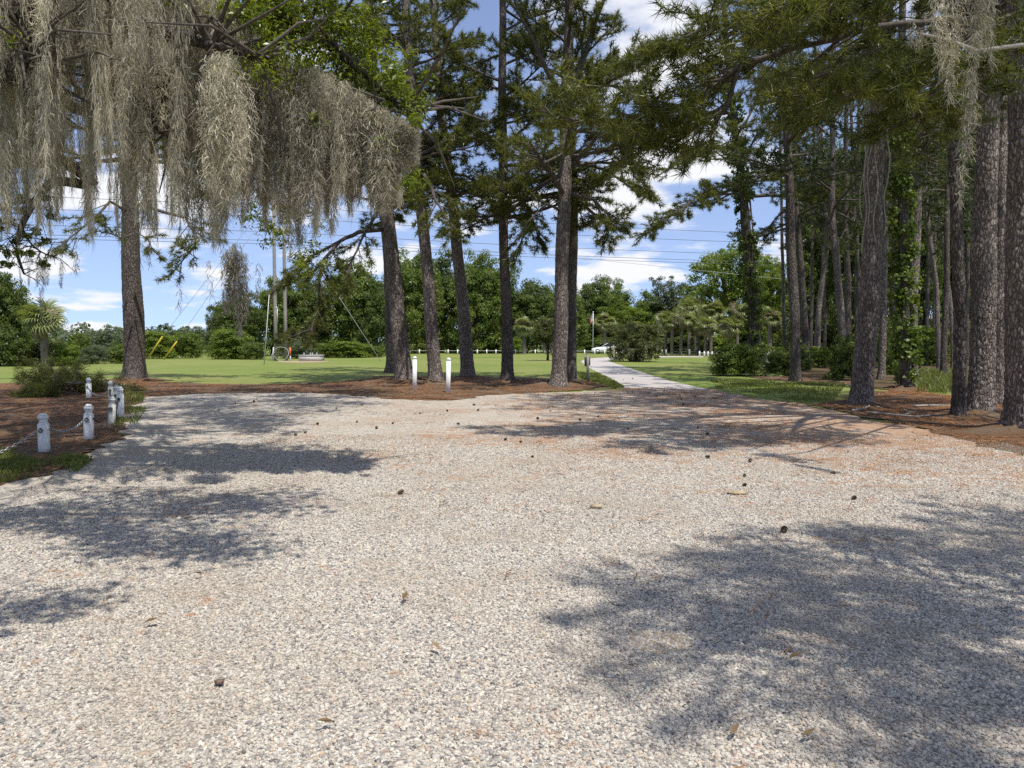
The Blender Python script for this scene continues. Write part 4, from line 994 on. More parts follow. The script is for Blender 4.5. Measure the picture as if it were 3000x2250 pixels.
moss_thing('grey moss beard trailing down to the foot of the pale trunk', [pxf(1957, 700, 815, 24.6, .16), pxf(1968, 690, 790, 24.6, .12)], 58, P(1957 * F, 700 * F, 24.6), per_m=360, w=0.012)
ORD_MOSS = ('third', 'fourth', 'second', 'first', 'sixth', 'fifth', 'seventh', 'eighth')
for i, (x, y0, y1, D) in enumerate(((296, 470, 570, 9), (322, 480, 570, 9), (160, 480, 590, 9.4), (83, 545, 640, 9.4), (455, 560, 640, 9.4), (385, 600, 660, 9.4), (556, 560, 640, 10), (588, 600, 640, 10))):
    moss_thing(ORD_MOSS[i] + ' thin moss strand from the left dangling alone below the oak', [pxf(x, y0, y1, D, .03)], 60 + i, P(x * F, y0 * F, D), per_m=120)
# the dead stub the right-hand moss hangs on belongs to a bough of the nearest pine
# ---------------------------------------------------------------- broadleaf trees, shrubs and palms beyond
def gp_at(px, d):                # ground point in the direction of a pixel column at distance d
    return Vector(((px - 1500.0) / FPX * d, d, 0))
def ztop(y, d): return CAM_H + (1003.0 - y) / FPX * d
GB = 'trees along the far side of the lawn'
rs = random.Random(5)
# prototypes; every other tree of the same kind is a copy with its own place, size and turn
protoA = broadleaf('broadleaf_tree', 'dark rounded tree in the wall of trees behind the utility poles', (0, 0, 0), 10, 10, leaf_dark, 201, 0.06, 190, 120, 0.32, group=GB, rc=1.15, lobes=9, bottom=-0.95, skirt=70)
protoB = broadleaf('broadleaf_tree', 'mid green tree with layered boughs behind the leaning pines', (0, 0, 0), 12, 11, leaf_mid, 202, 0.06, 210, 120, 0.34, group=GB, rc=1.2, lobes=9, bottom=-0.95, skirt=70)
protoC = broadleaf('broadleaf_tree', 'large bright green oak rising behind the palms', (0, 0, 0), 14, 13, leaf_bright, 203, 0.15, 220, 110, 0.34, group=GB, rc=1.2, lobes=9, bottom=-0.9, skirt=30)
protoD = broadleaf('broadleaf_tree', 'airy grey green tree with sky showing through its crown', (0, 0, 0), 12, 8.5, leaf_hazy, 204, 0.25, 90, 80, 0.28, group=GB, rc=0.85, lobes=7)
protoF = broadleaf('broadleaf_tree', 'tall dark woodland tree', (0, 0, 0), 16, 8, leaf_dark, 206, 0.06, 230, 110, 0.30, group=GB, rc=1.05, lobes=10, bottom=-0.98, skirt=60)
protoG = broadleaf('broadleaf_tree', 'tall green woodland tree', (0, 0, 0), 15, 8, leaf_mid, 207, 0.10, 150, 100, 0.28, group=GB, rc=0.95, lobes=10, bottom=-0.9, skirt=30)
protoE = broadleaf('broadleaf_tree', 'low olive green tree', (0, 0, 0), 8, 9, leaf_olive, 205, 0.04, 160, 110, 0.28, group=GB, rc=1.0, bottom=-0.95, skirt=50)
def place(proto, label, px, d, topy, wpx, used=set(), base=None, proto_dims={}, group=GB):
    h = ztop(topy, d); w = wpx / FPX * d
    bh = {protoA: (10, 10), protoB: (12, 11), protoC: (14, 13), protoD: (12, 8.5), protoE: (8, 9), protoF: (16, 8), protoG: (15, 8)}.get(proto, base)
    sc = (w / bh[1], w / bh[1], h / bh[0]); loc = gp_at(px, d); rz = rs.uniform(0, 6.28)
    if proto.name not in used:
        used.add(proto.name); proto.location = loc; proto.rotation_euler = (0, 0, rz); proto.scale = sc; proto['label'] = label; return proto
    return copy_thing(proto, label, loc, rz, sc, group)
FX = lambda v: v * F
for pr, lb, x, d, ty, w in (
    (protoA, 'dark tree at the left end of the tree wall, left of the utility poles', 520, 84, 626, 110),
    (protoE, 'low pale olive tree at the end of the tree wall behind the yellow guy guards', 475, 90, 651, 80),
    (protoB, 'tree rising straight behind the two utility poles', 590, 88, 598, 120),
    (protoA, 'dark tree behind the concrete box', 660, 86, 586, 130),
    (protoB, 'tall rounded tree right of the guy wire', 745, 88, 560, 150),
    (protoA, 'dark tree just left of the thick leaning pine', 805, 86, 586, 100),
    (protoB, 'tree seen between the thick leaning pine and the straight leaning pine', 893, 104, 542, 130),
    (protoA, 'tall dark tree behind the straight leaning pine', 955, 112, 534, 120),
    (protoB, 'lighter tree filling the gap right of the second leaning pine', 1030, 104, 542, 130),
    (protoA, 'dark tree behind the slim upright pine', 1085, 110, 561, 120),
    (protoA, 'dark tree left of the forked twin pines', 1155, 108, 598, 120),
    (protoB, 'tree hidden partly by the forked twin pines', 1225, 112, 611, 110),
    (protoA, 'rounded dark tree right of the forked twin pines', 1285, 122, 593, 110),
    (protoB, 'tree behind the flagpole', 1335, 120, 606, 110),
    (protoC, 'light green tree behind the palm by the flagpole', 1345, 116, 648, 130),
    (protoB, 'mid green tree above the round bush', 1400, 118, 626, 90),
    (protoD, 'airy grey green tree standing left of the large bright oak', 1448, 116, 576, 105),
    (protoC, 'large bright green oak rising above the palm grove', 1585, 98, 511, 205),
    (protoB, 'tree filling in under the large bright oak', 1520, 112, 636, 130),
    (protoC, 'bright tree behind the ivy pine, right of the large oak', 1665, 84, 546, 110),
    (protoA, 'dark tree behind the palm grove', 1640, 104, 626, 130),
    (protoA, 'dark tree in the far gap behind the palms at left', 1450, 122, 676, 120),
): place(pr, lb, FX(x), d, FX(ty), w * F)
# the woods beyond, far enough off to read as one mass
rg = np.random.default_rng(91); xs_ = rg.uniform(-260, 260, 1500); ys_ = rg.uniform(165, 215, 1500)
pxs = 1500 + FPX * xs_ / ys_; hh = np.where(pxs < 640, 5.0, np.where(pxs < 2100, 13.0, 17.0)) * (0.75 + .25 * np.sin(xs_ * .35) + .12 * np.sin(xs_ * 1.1))
C = np.stack([xs_, ys_, hh * rg.uniform(0.02, 1, 1500)], 1); mb = MB(); leaf_cloud(mb, C, rg.uniform(1.6, 3.0, 1500), 34, 1.3, rg, up=.5)
mb.build('far_woods', leaf_hazy, kind='stuff')
# lower growth along the far edge of the lawn
GS = 'shrubs along the far edges of the lawn'
shA = broadleaf('shrub', 'leafy shrub', (0, 0, 0), 3, 4, leaf_mid, 211, 0.0, 110, 90, 0.17, cat='shrub', group=GS, rc=0.55, bottom=-0.98, skirt=60, trunk_r=0.05)
shB = broadleaf('shrub', 'pale wispy shrub', (0, 0, 0), 3, 4, leaf_hazy, 212, 0.0, 110, 80, 0.15, cat='shrub', group=GS, rc=0.5, bottom=-0.98, skirt=60, trunk_r=0.05)
shC = broadleaf('shrub', 'dark shrub', (0, 0, 0), 3, 4, leaf_dark, 213, 0.0, 110, 95, 0.17, cat='shrub', group=GS, rc=0.5, bottom=-0.98, skirt=60, trunk_r=0.05)
shD = broadleaf('shrub', 'yellow green shrub', (0, 0, 0), 3, 4, leaf_bright, 214, 0.0, 110, 85, 0.17, cat='shrub', group=GS, rc=0.55, bottom=-0.98, skirt=60, trunk_r=0.05)
used2 = set()
def shrub(proto, lb, x, d, ty, w, by=None):
    if by is not None: d = G(FX(x), FX(by)).y
    h = ztop(FX(ty), d); wm = w * F / FPX * d; loc = gp_at(FX(x), d)
    sc = (wm / 4, wm / 4, max(h, .4) / 3); rz = rs.uniform(0, 6.28)
    if proto.name not in used2:
        used2.add(proto.name); proto.location = loc; proto.rotation_euler = (0, 0, rz); proto.scale = sc; proto['label'] = lb; return proto
    return copy_thing(proto, lb, loc, rz, sc, GS)
for pr, lb, x, d, ty, w in (
    (shC, 'dark bush filling the shade under the palm at the left', 95, 50, 728, 90),
    (shC, 'dark bush at the left edge below the large tree', 20, 49, 715, 90),
    (shD, 'low light green bush right of the palm at the left', 140, 49, 742, 60),
    (shA, 'bush with a pointed top between the left palm and the lone pine', 172, 58, 712, 50),
    (shB, 'tall pale feathery bush left of the lone pine', 235, 62, 702, 85),
    (shB, 'pale low bush at the lawn edge left of the lone pine', 200, 54, 745, 70),
    (shA, 'green bush just left of the lone pine trunk', 262, 55, 738, 50),
    (shD, 'green bush behind the yellow guy guards', 345, 72, 712, 80),
    (shA, 'bush right of the yellow guy guards', 400, 74, 712, 75),
    (shB, 'hazy grey green bush far behind the guy guards', 420, 98, 705, 90),
    (shD, 'yellow green bush below the hanging dark moss clump', 500, 70, 708, 100),
    (shA, 'bush beside the white slanted pole', 545, 68, 735, 55),
    (shB, 'grey bush behind the hose loop', 640, 72, 735, 75),
    (shA, 'bush behind the concrete box', 700, 76, 738, 80),
    (shD, 'light bush left of the rope fence', 760, 76, 735, 85),
    (shA, 'bush at the start of the rope fence', 800, 78, 745, 60),
    (shC, 'dark bush behind the rope fence near the leaning pines', 905, 106, 738, 90),
    (shC, 'dark bush behind the rope fence between two pines', 1010, 106, 735, 90),
    (shD, 'yellow green bush by the single palm', 1105, 104, 725, 50),
    (shC, 'dark bush behind the single palm', 1060, 108, 735, 80),
    (shC, 'dark hedge behind the white car', 1300, 112, 730, 110),
    (shC, 'dark bush added over the tail of the white car in place of tree shade', 1330, 101, 748, 40),  # bush put in to darken the shaded end of the car
    (shC, 'dark bush in the shade of the palm grove', 1480, 108, 725, 110),
    (shC, 'dark bush at the right of the palm grove', 1580, 106, 722, 110),
    (shA, 'bush in front of the palm grove at its right', 1625, 88, 735, 60),
    (shC, 'dark bush behind the round bush at the bend of the path', 1400, 108, 725, 90),
): shrub(pr, lb, x, d, ty, w)
# undergrowth of the wood at the right
for i, (pr, lb, x, by, ty, w) in enumerate((
    (shA, 'big dark bush at the foot of the ivy pine', 1590, 812, 735, 110),
    (shC, 'dark bush right of the ivy pine', 1648, 806, 740, 90),
    (shA, 'bush at the foot of the rough split pine', 1690, 812, 752, 60),
    (shC, 'bush behind the rough split pine', 1715, 800, 740, 80),
    (shD, 'bright leaved bush left of the brown leaning pine', 1765, 795, 745, 60),
    (shC, 'dense dark bush at the foot of the brown leaning pine', 1822, 822, 725, 80),
    (shA, 'bush left of the broad pine on the grass edge', 1855, 800, 735, 50),
    (shD, 'light bush between the sunlit slim trunk and the vine wrapped trunk', 1938, 810, 738, 55),
    (shA, 'bush behind the sunlit slim trunk', 1925, 795, 720, 80),
    (shD, 'pale leaved bush right of the vine wrapped trunk', 2010, 790, 700, 80),
    (shA, 'bush in the middle of the wood behind the tall grass', 2060, 785, 680, 100),
    (shC, 'dark bush deep in the wood behind the tall grass', 2110, 782, 690, 110),
    (shD, 'bright bush between the thick scaly pine and the nearest pine', 2170, 800, 715, 70),
    (shA, 'bush at the right edge behind the nearest pine', 2215, 795, 690, 90),
    (shC, 'dark bush deep in the wood behind the broad pine', 1880, 780, 690, 110),
    (shC, 'dark bush deep in the wood behind the pale leaning trunk', 1750, 778, 690, 120),
)): shrub(pr, lb, x, None, ty, w, by)
for pr, lb, x, d, ty, w in (
    (protoF, 'dark understorey tree behind the rough split pine', 1725, 66, 400, 88),
    (protoF, 'understorey tree behind the pale leaning trunk', 1775, 70, 330, 104),
    (protoF, 'dark understorey tree behind the brown leaning pine', 1830, 64, 360, 104),
    (protoF, 'understorey tree left of the broad pine', 1875, 76, 260, 112),
    (protoG, 'light understorey tree behind the sunlit slim trunk', 1945, 68, 420, 88),
    (protoF, 'dark understorey tree behind the vine wrapped trunk', 1990, 62, 330, 96),
    (protoG, 'light understorey tree in the gap before the slim pine', 2035, 70, 440, 88),
    (protoF, 'understorey tree behind the slim pine in tall grass', 2085, 66, 330, 104),
    (protoG, 'light understorey tree behind the narrow smooth pine', 2120, 60, 450, 88),
    (protoF, 'dark understorey tree behind the thick scaly pine', 2165, 60, 330, 104),
    (protoF, 'understorey tree at the right edge of the wood', 2225, 60, 280, 120),
    (protoF, 'tall dark tree far back in the middle of the wood', 1930, 88, 230, 120),
    (protoF, 'tall dark tree far back at the right of the wood', 2080, 84, 220, 128),
    (protoF, 'tall tree far back at the left of the wood', 1800, 92, 300, 96),
): place(pr, lb, FX(x), d, FX(ty), w * F, group='understorey of the wood at the right')
# left edge
place(protoA, 'large leafy tree cut by the left edge of the view', FX(-5), 50, FX(560), 130 * F)
place(protoB, 'dark lower tree just right of the left edge, beside the palm', FX(28), 56, FX(625), 75 * F)
# the two round bushes on the lawn
t = broadleaf('round_bush', 'large round myrtle bush with many stems at the bend of the path', G(FX(1370), FX(781)), ztop(FX(683), 63) , 128 * F / FPX * 62, leaf_olive, 221, 0.05, 170, 110, 0.13, rc=0.42, cat='bush', trunk_r=0.10, group='round bushes on the lawn', bottom=-0.98, low=0.5, skirt=70)
sb_ = MB(); rr_ = random.Random(3)
for q in range(14):
    a = rr_.uniform(0, 6.28); r1 = rr_.uniform(0.1, 0.45); r2 = rr_.uniform(.6, 1.5)
    sb_.tube([(r1 * math.cos(a), r1 * math.sin(a), -.05), (r1 * 1.2 * math.cos(a), r1 * 1.2 * math.sin(a), .6), (r2 * math.cos(a), r2 * math.sin(a), 1.9)], [.09, .07, .03], 6, cap=False)
sb_.build('stems', twig_mat, t, kind='stuff')
mb = MB(); festoons(mb, [((rr_.uniform(-2.0, 2.0), rr_.uniform(-2, 0.3), rr_.uniform(.9, 1.6)), rr_.uniform(.4, .9), .10) for q in range(26)], 71, per_m=50, w=0.03)
mb.build('moss_fringe', moss_mat, t, kind='stuff')
t = broadleaf('round_bush', 'leaning myrtle bush with moss at its foot, left of the forked twin pines', G(FX(1183), FX(779)), ztop(FX(680), 64), 78 * F / FPX * 64, leaf_olive, 222, 0.25, 110, 100, 0.13, rc=0.42, cat='bush', trunk_r=0.10, group='round bushes on the lawn', bottom=-0.9, low=0.5)
mb = MB(); festoons(mb, [((rr_.uniform(-.6, .6), rr_.uniform(-.6, .2), rr_.uniform(1.0, 1.7)), rr_.uniform(.5, 1.0), .12) for q in range(12)], 72, per_m=60, w=0.03)
mb.build('moss_fringe', moss_mat, t, kind='stuff')

# climbing vines
def vine(label, px, r, n, size, mat, seed, up=None):
    b = G(*px[0]); Y = b.y; pts = [b] + [P(x, y, Y) for x, y in px[1:]]; rng = np.random.default_rng(seed)
    pz = [p.z for p in pts]; zs = rng.uniform(0.2, pz[-1], n) if up is None else rng.uniform(up[0], up[1], n)
    C = np.stack([np.interp(zs, pz, [p.x for p in pts]), np.interp(zs, pz, [p.y for p in pts]), zs], 1)
    a = rng.uniform(0, 6.28, n); rad = r * rng.uniform(0.75, 1.35, n)
    C[:, 0] += rad * np.cos(a); C[:, 1] += rad * np.sin(a)
    loc = Vector((b.x, b.y, 0)); mb = MB(); leaf_cloud(mb, C - np.array(loc), rng.uniform(.12, .3, n), 34, size, rng, flat=1.0, up=0.3, shell=.3, low=.8, aspect=.75)
    t = thing('climbing_vine', label, 'vine', loc, 'climbing vines'); mb.build('leaves', mat, t, kind='stuff')
    st = MB(); rr = random.Random(seed)
    for q in range(4):
        ph = rr.uniform(0, 6.28); zz_ = np.linspace(0, pz[-1], 26)
        st.tube([(np.interp(z, pz, [p.x for p in pts]) - b.x + r * .95 * math.cos(ph + z * .35), np.interp(z, pz, [p.y for p in pts]) - b.y + r * .95 * math.sin(ph + z * .35), z) for z in zz_], 0.02, 4, cap=False)
    st.build('stem', twig_mat, t, kind='stuff')
vine('ivy clothing the trunk by the path from the ground into the crown', [(2216, 1090), (2212, 950), (2172, 520), (2136, 230)], 0.36, 330, 0.13, leaf_dark, 81)
vine('bright leaved vine on the trunk in the wood at the right', [(2655, 1142), (2652, 900), (2640, 600), (2640, 150)], 0.26, 260, 0.13, leaf_mid, 82)
vine('small vine on the thin leaning trunk deep in the wood', [(2752, 1062), (2744, 850), (2712, 600), (2704, 250)], 0.2, 120, 0.14, leaf_mid, 83)
# dry bare vines on the broad pine
b = G(2523, 1188); mb = MB(); rr = random.Random(4)
for q, (x0, off) in enumerate(((-.30, 0), (-.16, .5), (.02, 1.1), (.28, .2), (-.24, 1.7))):
    pts = []
    for y in np.linspace(640 + off * 60, 170, 18):
        c = P(np.interp(y, [200, 620], [2577, 2561]), y, b.y - 0.42 + abs(x0) * .25); pts.append(c + Vector((x0 + .05 * math.sin(y * .03 + q * 2) + rr.uniform(-.015, .015), 0, 0)) - b)
    mb.tube(pts, 0.013, 5, cap=False)
tag(mb.build('dry_vine', deadwood, loc=b), 'bare dry vine stems hanging down the upper trunk of the broad pine', 'vine', 'climbing vines')

# ---------------------------------------------------------------- palms
def frond_mesh(name, mat, seed, dead=False):
    """one fan leaf: a stalk and a folded fan of pointed segments, growing along +Y"""
    rng = np.random.default_rng(seed); mb = MB()
    Ls = 0.7 if not dead else 0.5
    mb.tube([(0, 0, 0), (0, Ls * .5, .06), (0, Ls, .02)], [.022, .016, .012], 4, cap=False, tint=.6)
    n = 19; hub = np.array([0, Ls, .02]); fan = R(250 if not dead else 150)
    for q in range(n):
        a = -fan / 2 + fan * q / (n - 1); l = (1.0 if not dead else .85) * (0.72 + .28 * math.cos(a)) * rng.uniform(.9, 1.05)
        d = np.array([math.sin(a), math.cos(a), 0.10 + .25 * abs(math.sin(a)) * 1]); s = np.array([math.cos(a), -math.sin(a), 0]) * (.075 + .03 * l)
        dr = .34 if not dead else .5
        p1 = hub + d * l * .5 + np.array([0, 0, .03]); p2 = hub + d * l * .8 + np.array([0, 0, -dr * .35]); p3 = hub + d * l + np.array([0, 0, -dr - rng.uniform(0, .18)])
        up = np.array([0, 0, .02])
        V = [hub - s * .25, hub + s * .25, p1 + s * .55, p1 - s * .55 + up, p2 + s * .35, p2 - s * .35 + up, p3]
        mb.add(V, [(0, 1, 2, 3), (3, 2, 4, 5)], [(5, 4, 6)], tint=np.clip(.5 + rng.normal(0, .2), 0, 1))
    return mb.mesh(name, mat)
FG = [frond_mesh('frond', palm_green, s) for s in (1, 2, 3)]
FD = [frond_mesh('dead_frond', palm_dead, s, True) for s in (5, 6)]
M = MT('palm_trunk', 0.9, 0.15); v = M.coords((1, 1, 3.2)); nn = M.noise(v, 9, 4, .6)
M.base(M.ramp(nn, [(.3, (.10, .085, .068)), (.7, (.24, .21, .175))])); M.bump(nn, .8, .03); palm_bark = M.m
def sabal(label, loc, H, cr, ng_, nd, seed, lean=0.0, tr=0.17, boots=False):
    rr = random.Random(seed); t = thing('sabal_palm', label, 'palm', loc, 'cabbage palms', rr.uniform(0, 6.28))
    mb = MB(); zs = np.linspace(-.1, H, 22); a0 = rr.uniform(0, 6.28)
    mb.tube([(lean * (z / H) ** 2 * math.cos(a0), lean * (z / H) ** 2 * math.sin(a0), z) for z in zs], [tr * (1.15 if i == 0 else 1) * (1 + .05 * (-1) ** i) for i in range(22)], 10)
    if boots:
        for q in range(46):
            z = rr.uniform(.3, 1) * H; a = rr.uniform(0, 6.28); c = Vector((lean * (z / H) ** 2 * math.cos(a0) + tr * math.cos(a), lean * (z / H) ** 2 * math.sin(a0) + tr * math.sin(a), z))
            mb.tube([c, c + Vector((.12 * math.cos(a), .12 * math.sin(a), .22))], [.04, .015], 4)
    mb.build('trunk', palm_bark, t, smooth=False)
    top = Vector((lean * math.cos(a0), lean * math.sin(a0), H))
    for q in range(ng_ + nd):
        dead = q >= ng_; me = rr.choice(FD if dead else FG); o = bpy.data.objects.new('frond' if not dead else 'dead_frond', me); COL.objects.link(o); o.parent = t
        u = q / ng_; el = (R(86) - u ** .8 * R(160) + rr.uniform(-.15, .15)) if not dead else rr.uniform(R(-80), R(-48))
        o.location = top + Vector((0, 0, .15 * (1 - u)))
        o.rotation_mode = 'ZXY'; o.rotation_euler = (el, rr.uniform(-.5, .5), q * 2.399 + rr.uniform(-.2, .2)); s = cr / 2.25 * rr.uniform(.85, 1.1); o.scale = (s, s, s)
    return t
sabal('stout cabbage palm with a skirt of dead fronds at the left edge of the lawn', gp_at(FX(97), 48), ztop(FX(692), 48), 2.1, 40, 30, 301, tr=.22, boots=True)
sabal('single cabbage palm left of the leaning myrtle bush', gp_at(FX(1132), 98), ztop(FX(708), 98), 2.3, 22, 14, 302, tr=.25, boots=True)
sabal('cabbage palm beside the flagpole', gp_at(FX(1306), 103), ztop(FX(700), 103), 2.3, 28, 22, 303, tr=.24)
for i, (x, d, y, cr, ln, lb) in enumerate((
    (1437, 90, 694, 2.1, .3, 'leftmost palm of the grove, with ragged brown fronds'), (1451, 88, 700, 1.9, .1, 'second palm from the left of the grove, short and browned'), (1470, 88, 690, 2.1, -.4, 'palm of the grove leaning left, third from the left'),
    (1488, 94, 668, 2.3, .1, 'tall palm at the middle of the grove'), (1508, 89, 700, 2.2, .2, 'palm of the grove with a rough booted trunk'), (1523, 87, 705, 2.1, .1, 'short palm of the grove with drooping yellow fronds'),
    (1535, 92, 676, 2.4, .1, 'tall full palm right of the middle of the grove'), (1575, 84, 708, 2.0, .1, 'short palm near the right end of the grove with pale hanging fronds'), (1592, 90, 672, 2.2, -.2, 'rightmost palm of the grove, beside the ivy pine'), (1502, 96, 660, 2.3, 0, 'rear palm of the grove, its crown topmost'))):
    sabal(lb, gp_at(FX(x), d), ztop(FX(y), d), cr, 30, 24, 310 + i, ln, .2, i in (0, 4))
sabal('palm seen between the ivy pine and the rough split pine', gp_at(FX(1662), 66), ztop(FX(690), 66), 1.7, 20, 14, 330, 0, .2)
# low fan palm in the undergrowth
t = thing('palmetto', 'low fan palmetto spreading green fans at the edge of the undergrowth', 'palmetto', G(FX(1665), FX(812)))
rr = random.Random(12)
for q in range(11):
    o = bpy.data.objects.new('frond', FG[q % 3]); COL.objects.link(o); o.parent = t; o.location = (0, 0, .15); o.rotation_mode = 'ZXY'
    o.rotation_euler = (R(rr.uniform(15, 70)), rr.uniform(-.4, .4), q * 2.4); s = rr.uniform(.55, .8); o.scale = (s, s, s)

# straw heaped round the feet of the nearer pines
for i, (x, y, r) in enumerate(((393, 1116, 1.2), (1187, 1120, 1.5), (1279, 1124, 1.1), (1373, 1108, .9), (1487, 1120, .9), (1640, 1130, 1.4), (2523, 1188, .8), (2809, 1226, .6), (2872, 1219, 1.1), (3012, 1271, 1.2), (2655, 1142, .9))):
    p = G(x, y); mb = MB(); rg = np.random.default_rng(i + 700); K = 40; an = np.arange(K) * 2 * np.pi / K; ph = rg.uniform(0, 6.28, 4)
    wob = 1 + .18 * np.sin(3 * an + ph[0]) + .12 * np.sin(5 * an + ph[1]) + .06 * np.sin(11 * an + ph[2]); V = []; prof = [(0.0, .11), (.25, .105), (.45, .08), (.65, .05), (.82, .025), (1.0, .004)]
    for q, h in prof:
        for k in range(K): V.append((r * q * wob[k] * math.cos(an[k]), r * q * wob[k] * math.sin(an[k]), .02 + h * (1 + .25 * rg.normal()) * min(1.2, r)))
    Q = [(a * K + k, (a + 1) * K + k, (a + 1) * K + (k + 1) % K, a * K + (k + 1) % K) for a in range(len(prof) - 1) for k in range(K)]
    mb.add(V, Q); mb.build('straw_mound', litter_mat, loc=(p.x, p.y, 0), smooth=True, kind='structure')
# ---------------------------------------------------------------- posts, chains, signs
M = MT('weathered_white_paint', 0.6, 0.35); v = M.coords((1, 1, .35)); nn = M.noise(v, 16, 5, .7)
M.base(M.ramp(nn, [(.22, (.50, .49, .46)), (.36, (.70, .70, .69)), (.7, (.80, .80, .79))])); M.bump(nn, .25, .01); white_post = M.m
M = MT('mildewed_shaded_white_paint', 0.75, 0.25); v = M.coords((1, 1, .5)); nn = M.noise(v, 11, 5, .7)
M.base(M.ramp(nn, [(.3, (.32, .32, .28)), (.5, (.52, .53, .49)), (.7, (.68, .68, .66))])); M.bump(nn, .3, .01); mildew_shade_post = M.m
M = MT('galvanised_steel', 0.45, 0.5); M.b.inputs['Metallic'].default_value = .7; M.base(M.ramp(M.noise(M.coords(), 40, 3), [(.3, (.32, .32, .33)), (.7, (.55, .55, .55))])); steel = M.m
M = MT('rusty_steel', 0.7, 0.3); M.base(M.ramp(M.noise(M.coords(), 30, 4), [(.3, (.06, .045, .035)), (.7, (.20, .13, .09))])); rust = M.m
M = MT('grey_weathered_wood', 0.85, 0.2); v = M.coords((6, 6, .6)); nn = M.noise(v, 6, 5, .7)
M.base(M.ramp(nn, [(.3, (.19, .175, .155)), (.7, (.38, .355, .32))])); M.bump(nn, .4, .01); grey_wood = M.m
def chamfered(mb, w, z0, z1, ch=0.18, tint=.5, w2=None):
    w2 = w2 or w
    def ring(ww, z):
        h = ww / 2; c = h * (1 - ch * 2)
        return [(h, -c, z), (h, c, z), (c, h, z), (-c, h, z), (-h, c, z), (-h, -c, z), (-c, -h, z), (c, -h, z)]
    n = 8; V = ring(w, z0) + ring(w2, z1) + [(0, 0, z0), (0, 0, z1)]
    mb.add(V, [(j, (j + 1) % n, n + (j + 1) % n, n + j) for j in range(n)], [(16, (j + 1) % n, j) for j in range(n)] + [(17, n + j, n + (j + 1) % n) for j in range(n)], tint)
def cap_mesh(w, h, mat):
    mb = MB(); chamfered(mb, w * .80, 0.0, h * .12, .2, w2=w); chamfered(mb, w, h * .12, h * .62, .2); chamfered(mb, w, h * .62, h, .2, w2=w * .5)
    return mb.mesh('cap', mat)
def make_post(name, label, cat, loc, w, H, mat, group, rz=0, tilt=(0, 0), bolt=True, flat=False):
    t = thing(name, label, cat, loc, group, rz); t.rotation_euler = (tilt[0], tilt[1], rz)
    mb = MB(); sh = H * (.72 if not flat else .90)
    chamfered(mb, w, -.15, sh, .10); chamfered(mb, w, sh, sh + .02, .10, w2=w * .79); mb.build('shaft', mat, t)
    mb = MB(); chamfered(mb, w * .78, sh + .015, sh + (.07 if not flat else .03), .22); mb.build('neck', mat, t)
    o = link('cap', cap_mesh(w * 1.0, H - sh - (.06 if not flat else .028), mat), t); o.location = (0, 0, sh + (.06 if not flat else .028))
    if bolt:
        mb = MB(); an = np.linspace(0, 2 * np.pi, 11); mb.tube([(.028 * math.cos(a), -w / 2 - .012, sh * .80 + .028 * math.sin(a)) for a in an], .008, 5); mb.tube([(0, -w / 2 + .01, sh * .80 + .028), (0, -w / 2 - .015, sh * .80 + .028)], .010, 5)
        mb.build('ring_bolt', rust, t)
    return t
PG = 'short white posts joined by chain'
PX = [(130, 1327, 1210), (260, 1289, 1184), (327, 1246, 1162), (354, 1218, 1133), (343, 1201, 1128), (326, 1181, 1116), (261, 1168, 1107)]
PL = ['nearest short white chain post, standing in grass', 'second short white chain post from the camera, standing in straw', 'greenish mildewed short chain post with a crooked wire loop', 'bright sunlit short chain post before the lone pine',
      'shaded chain post squeezed behind the sunlit one', 'grey chain post behind the mildewed one, in shade', 'farthest short white post, beside the cut pine boughs']
posts = []
for i, (x, yb, yt) in enumerate(PX):
    b = G(x, yb); H = (P(x, yt, b.y)).z; w = .115 if i < 2 else .108
    make_post('chain_post', PL[i], 'post', b, w, H, mildew_shade_post if i in (2, 5, 4) else white_post, PG, rz=.1 * (i % 3) - .05, tilt=(0, .05 if i == 2 else (.03 if i == 1 else 0)))  # real mildew on one post, painted shade on the two behind
    posts.append((b, H))
def chain(label, pts, link_l=.055, r=.006, mat=steel):
    """a run of separate oval links along a sagging line"""
    pts = [Vector(p) for p in pts]; seg = [(pts[i + 1] - pts[i]).length for i in range(len(pts) - 1)]; tot = sum(seg); n = int(tot / (link_l * .78)); loc = pts[0].copy(); mb = MB()
    for q in range(n):
        s = tot * q / n; i = 0
        while i < len(seg) - 1 and s > seg[i]: s -= seg[i]; i += 1
        p = pts[i].lerp(pts[i + 1], s / max(seg[i], 1e-6)) - loc; d = (pts[i + 1] - pts[i]).normalized(); side = d.cross(Vector((0, 0, 1))).normalized(); up = side.cross(d)
        a = side if q % 2 else up; ring = [p + d * (link_l / 2 * math.cos(t)) + a * (link_l * .30 * math.sin(t)) for t in np.linspace(0, 2 * math.pi, 9)]
        mb.tube(ring, r, 4, cap=False)
    tag(mb.build('chain', mat, loc=loc), label, 'chain', 'chains between the short posts')
def sag(a, b, s, n=14, floor=.035):
    return [Vector((a.x + (b.x - a.x) * t, a.y + (b.y - a.y) * t, max(floor, a.z + (b.z - a.z) * t - 4 * s * t * (1 - t)))) for t in np.linspace(0, 1, n)]
eye = [b + Vector((0, -.09, H * .60)) for b, H in posts]
p0 = Vector((-8.0, 8.6, .36))
chain('slack chain dropping from the nearest post to the ground at the left edge', sag(eye[0], p0, .40, 20))
chain('pale chain curving from the nearest post to the second', sag(eye[0] + Vector((.09, .09, 0)), eye[1], .10))
chain('chain hanging between the second post and the mildewed post', sag(eye[1] + Vector((.08, .1, 0)), eye[2], .13), mat=rust)
chain('chain dropping from the mildewed post to the sunlit post', sag(eye[2], eye[3], .26), mat=rust)
chain('chain between the sunlit post and the shaded one behind it', sag(eye[3], eye[4], .14), mat=rust)
chain('chain between the two grey shaded posts', sag(eye[4], eye[5], .14), mat=rust)
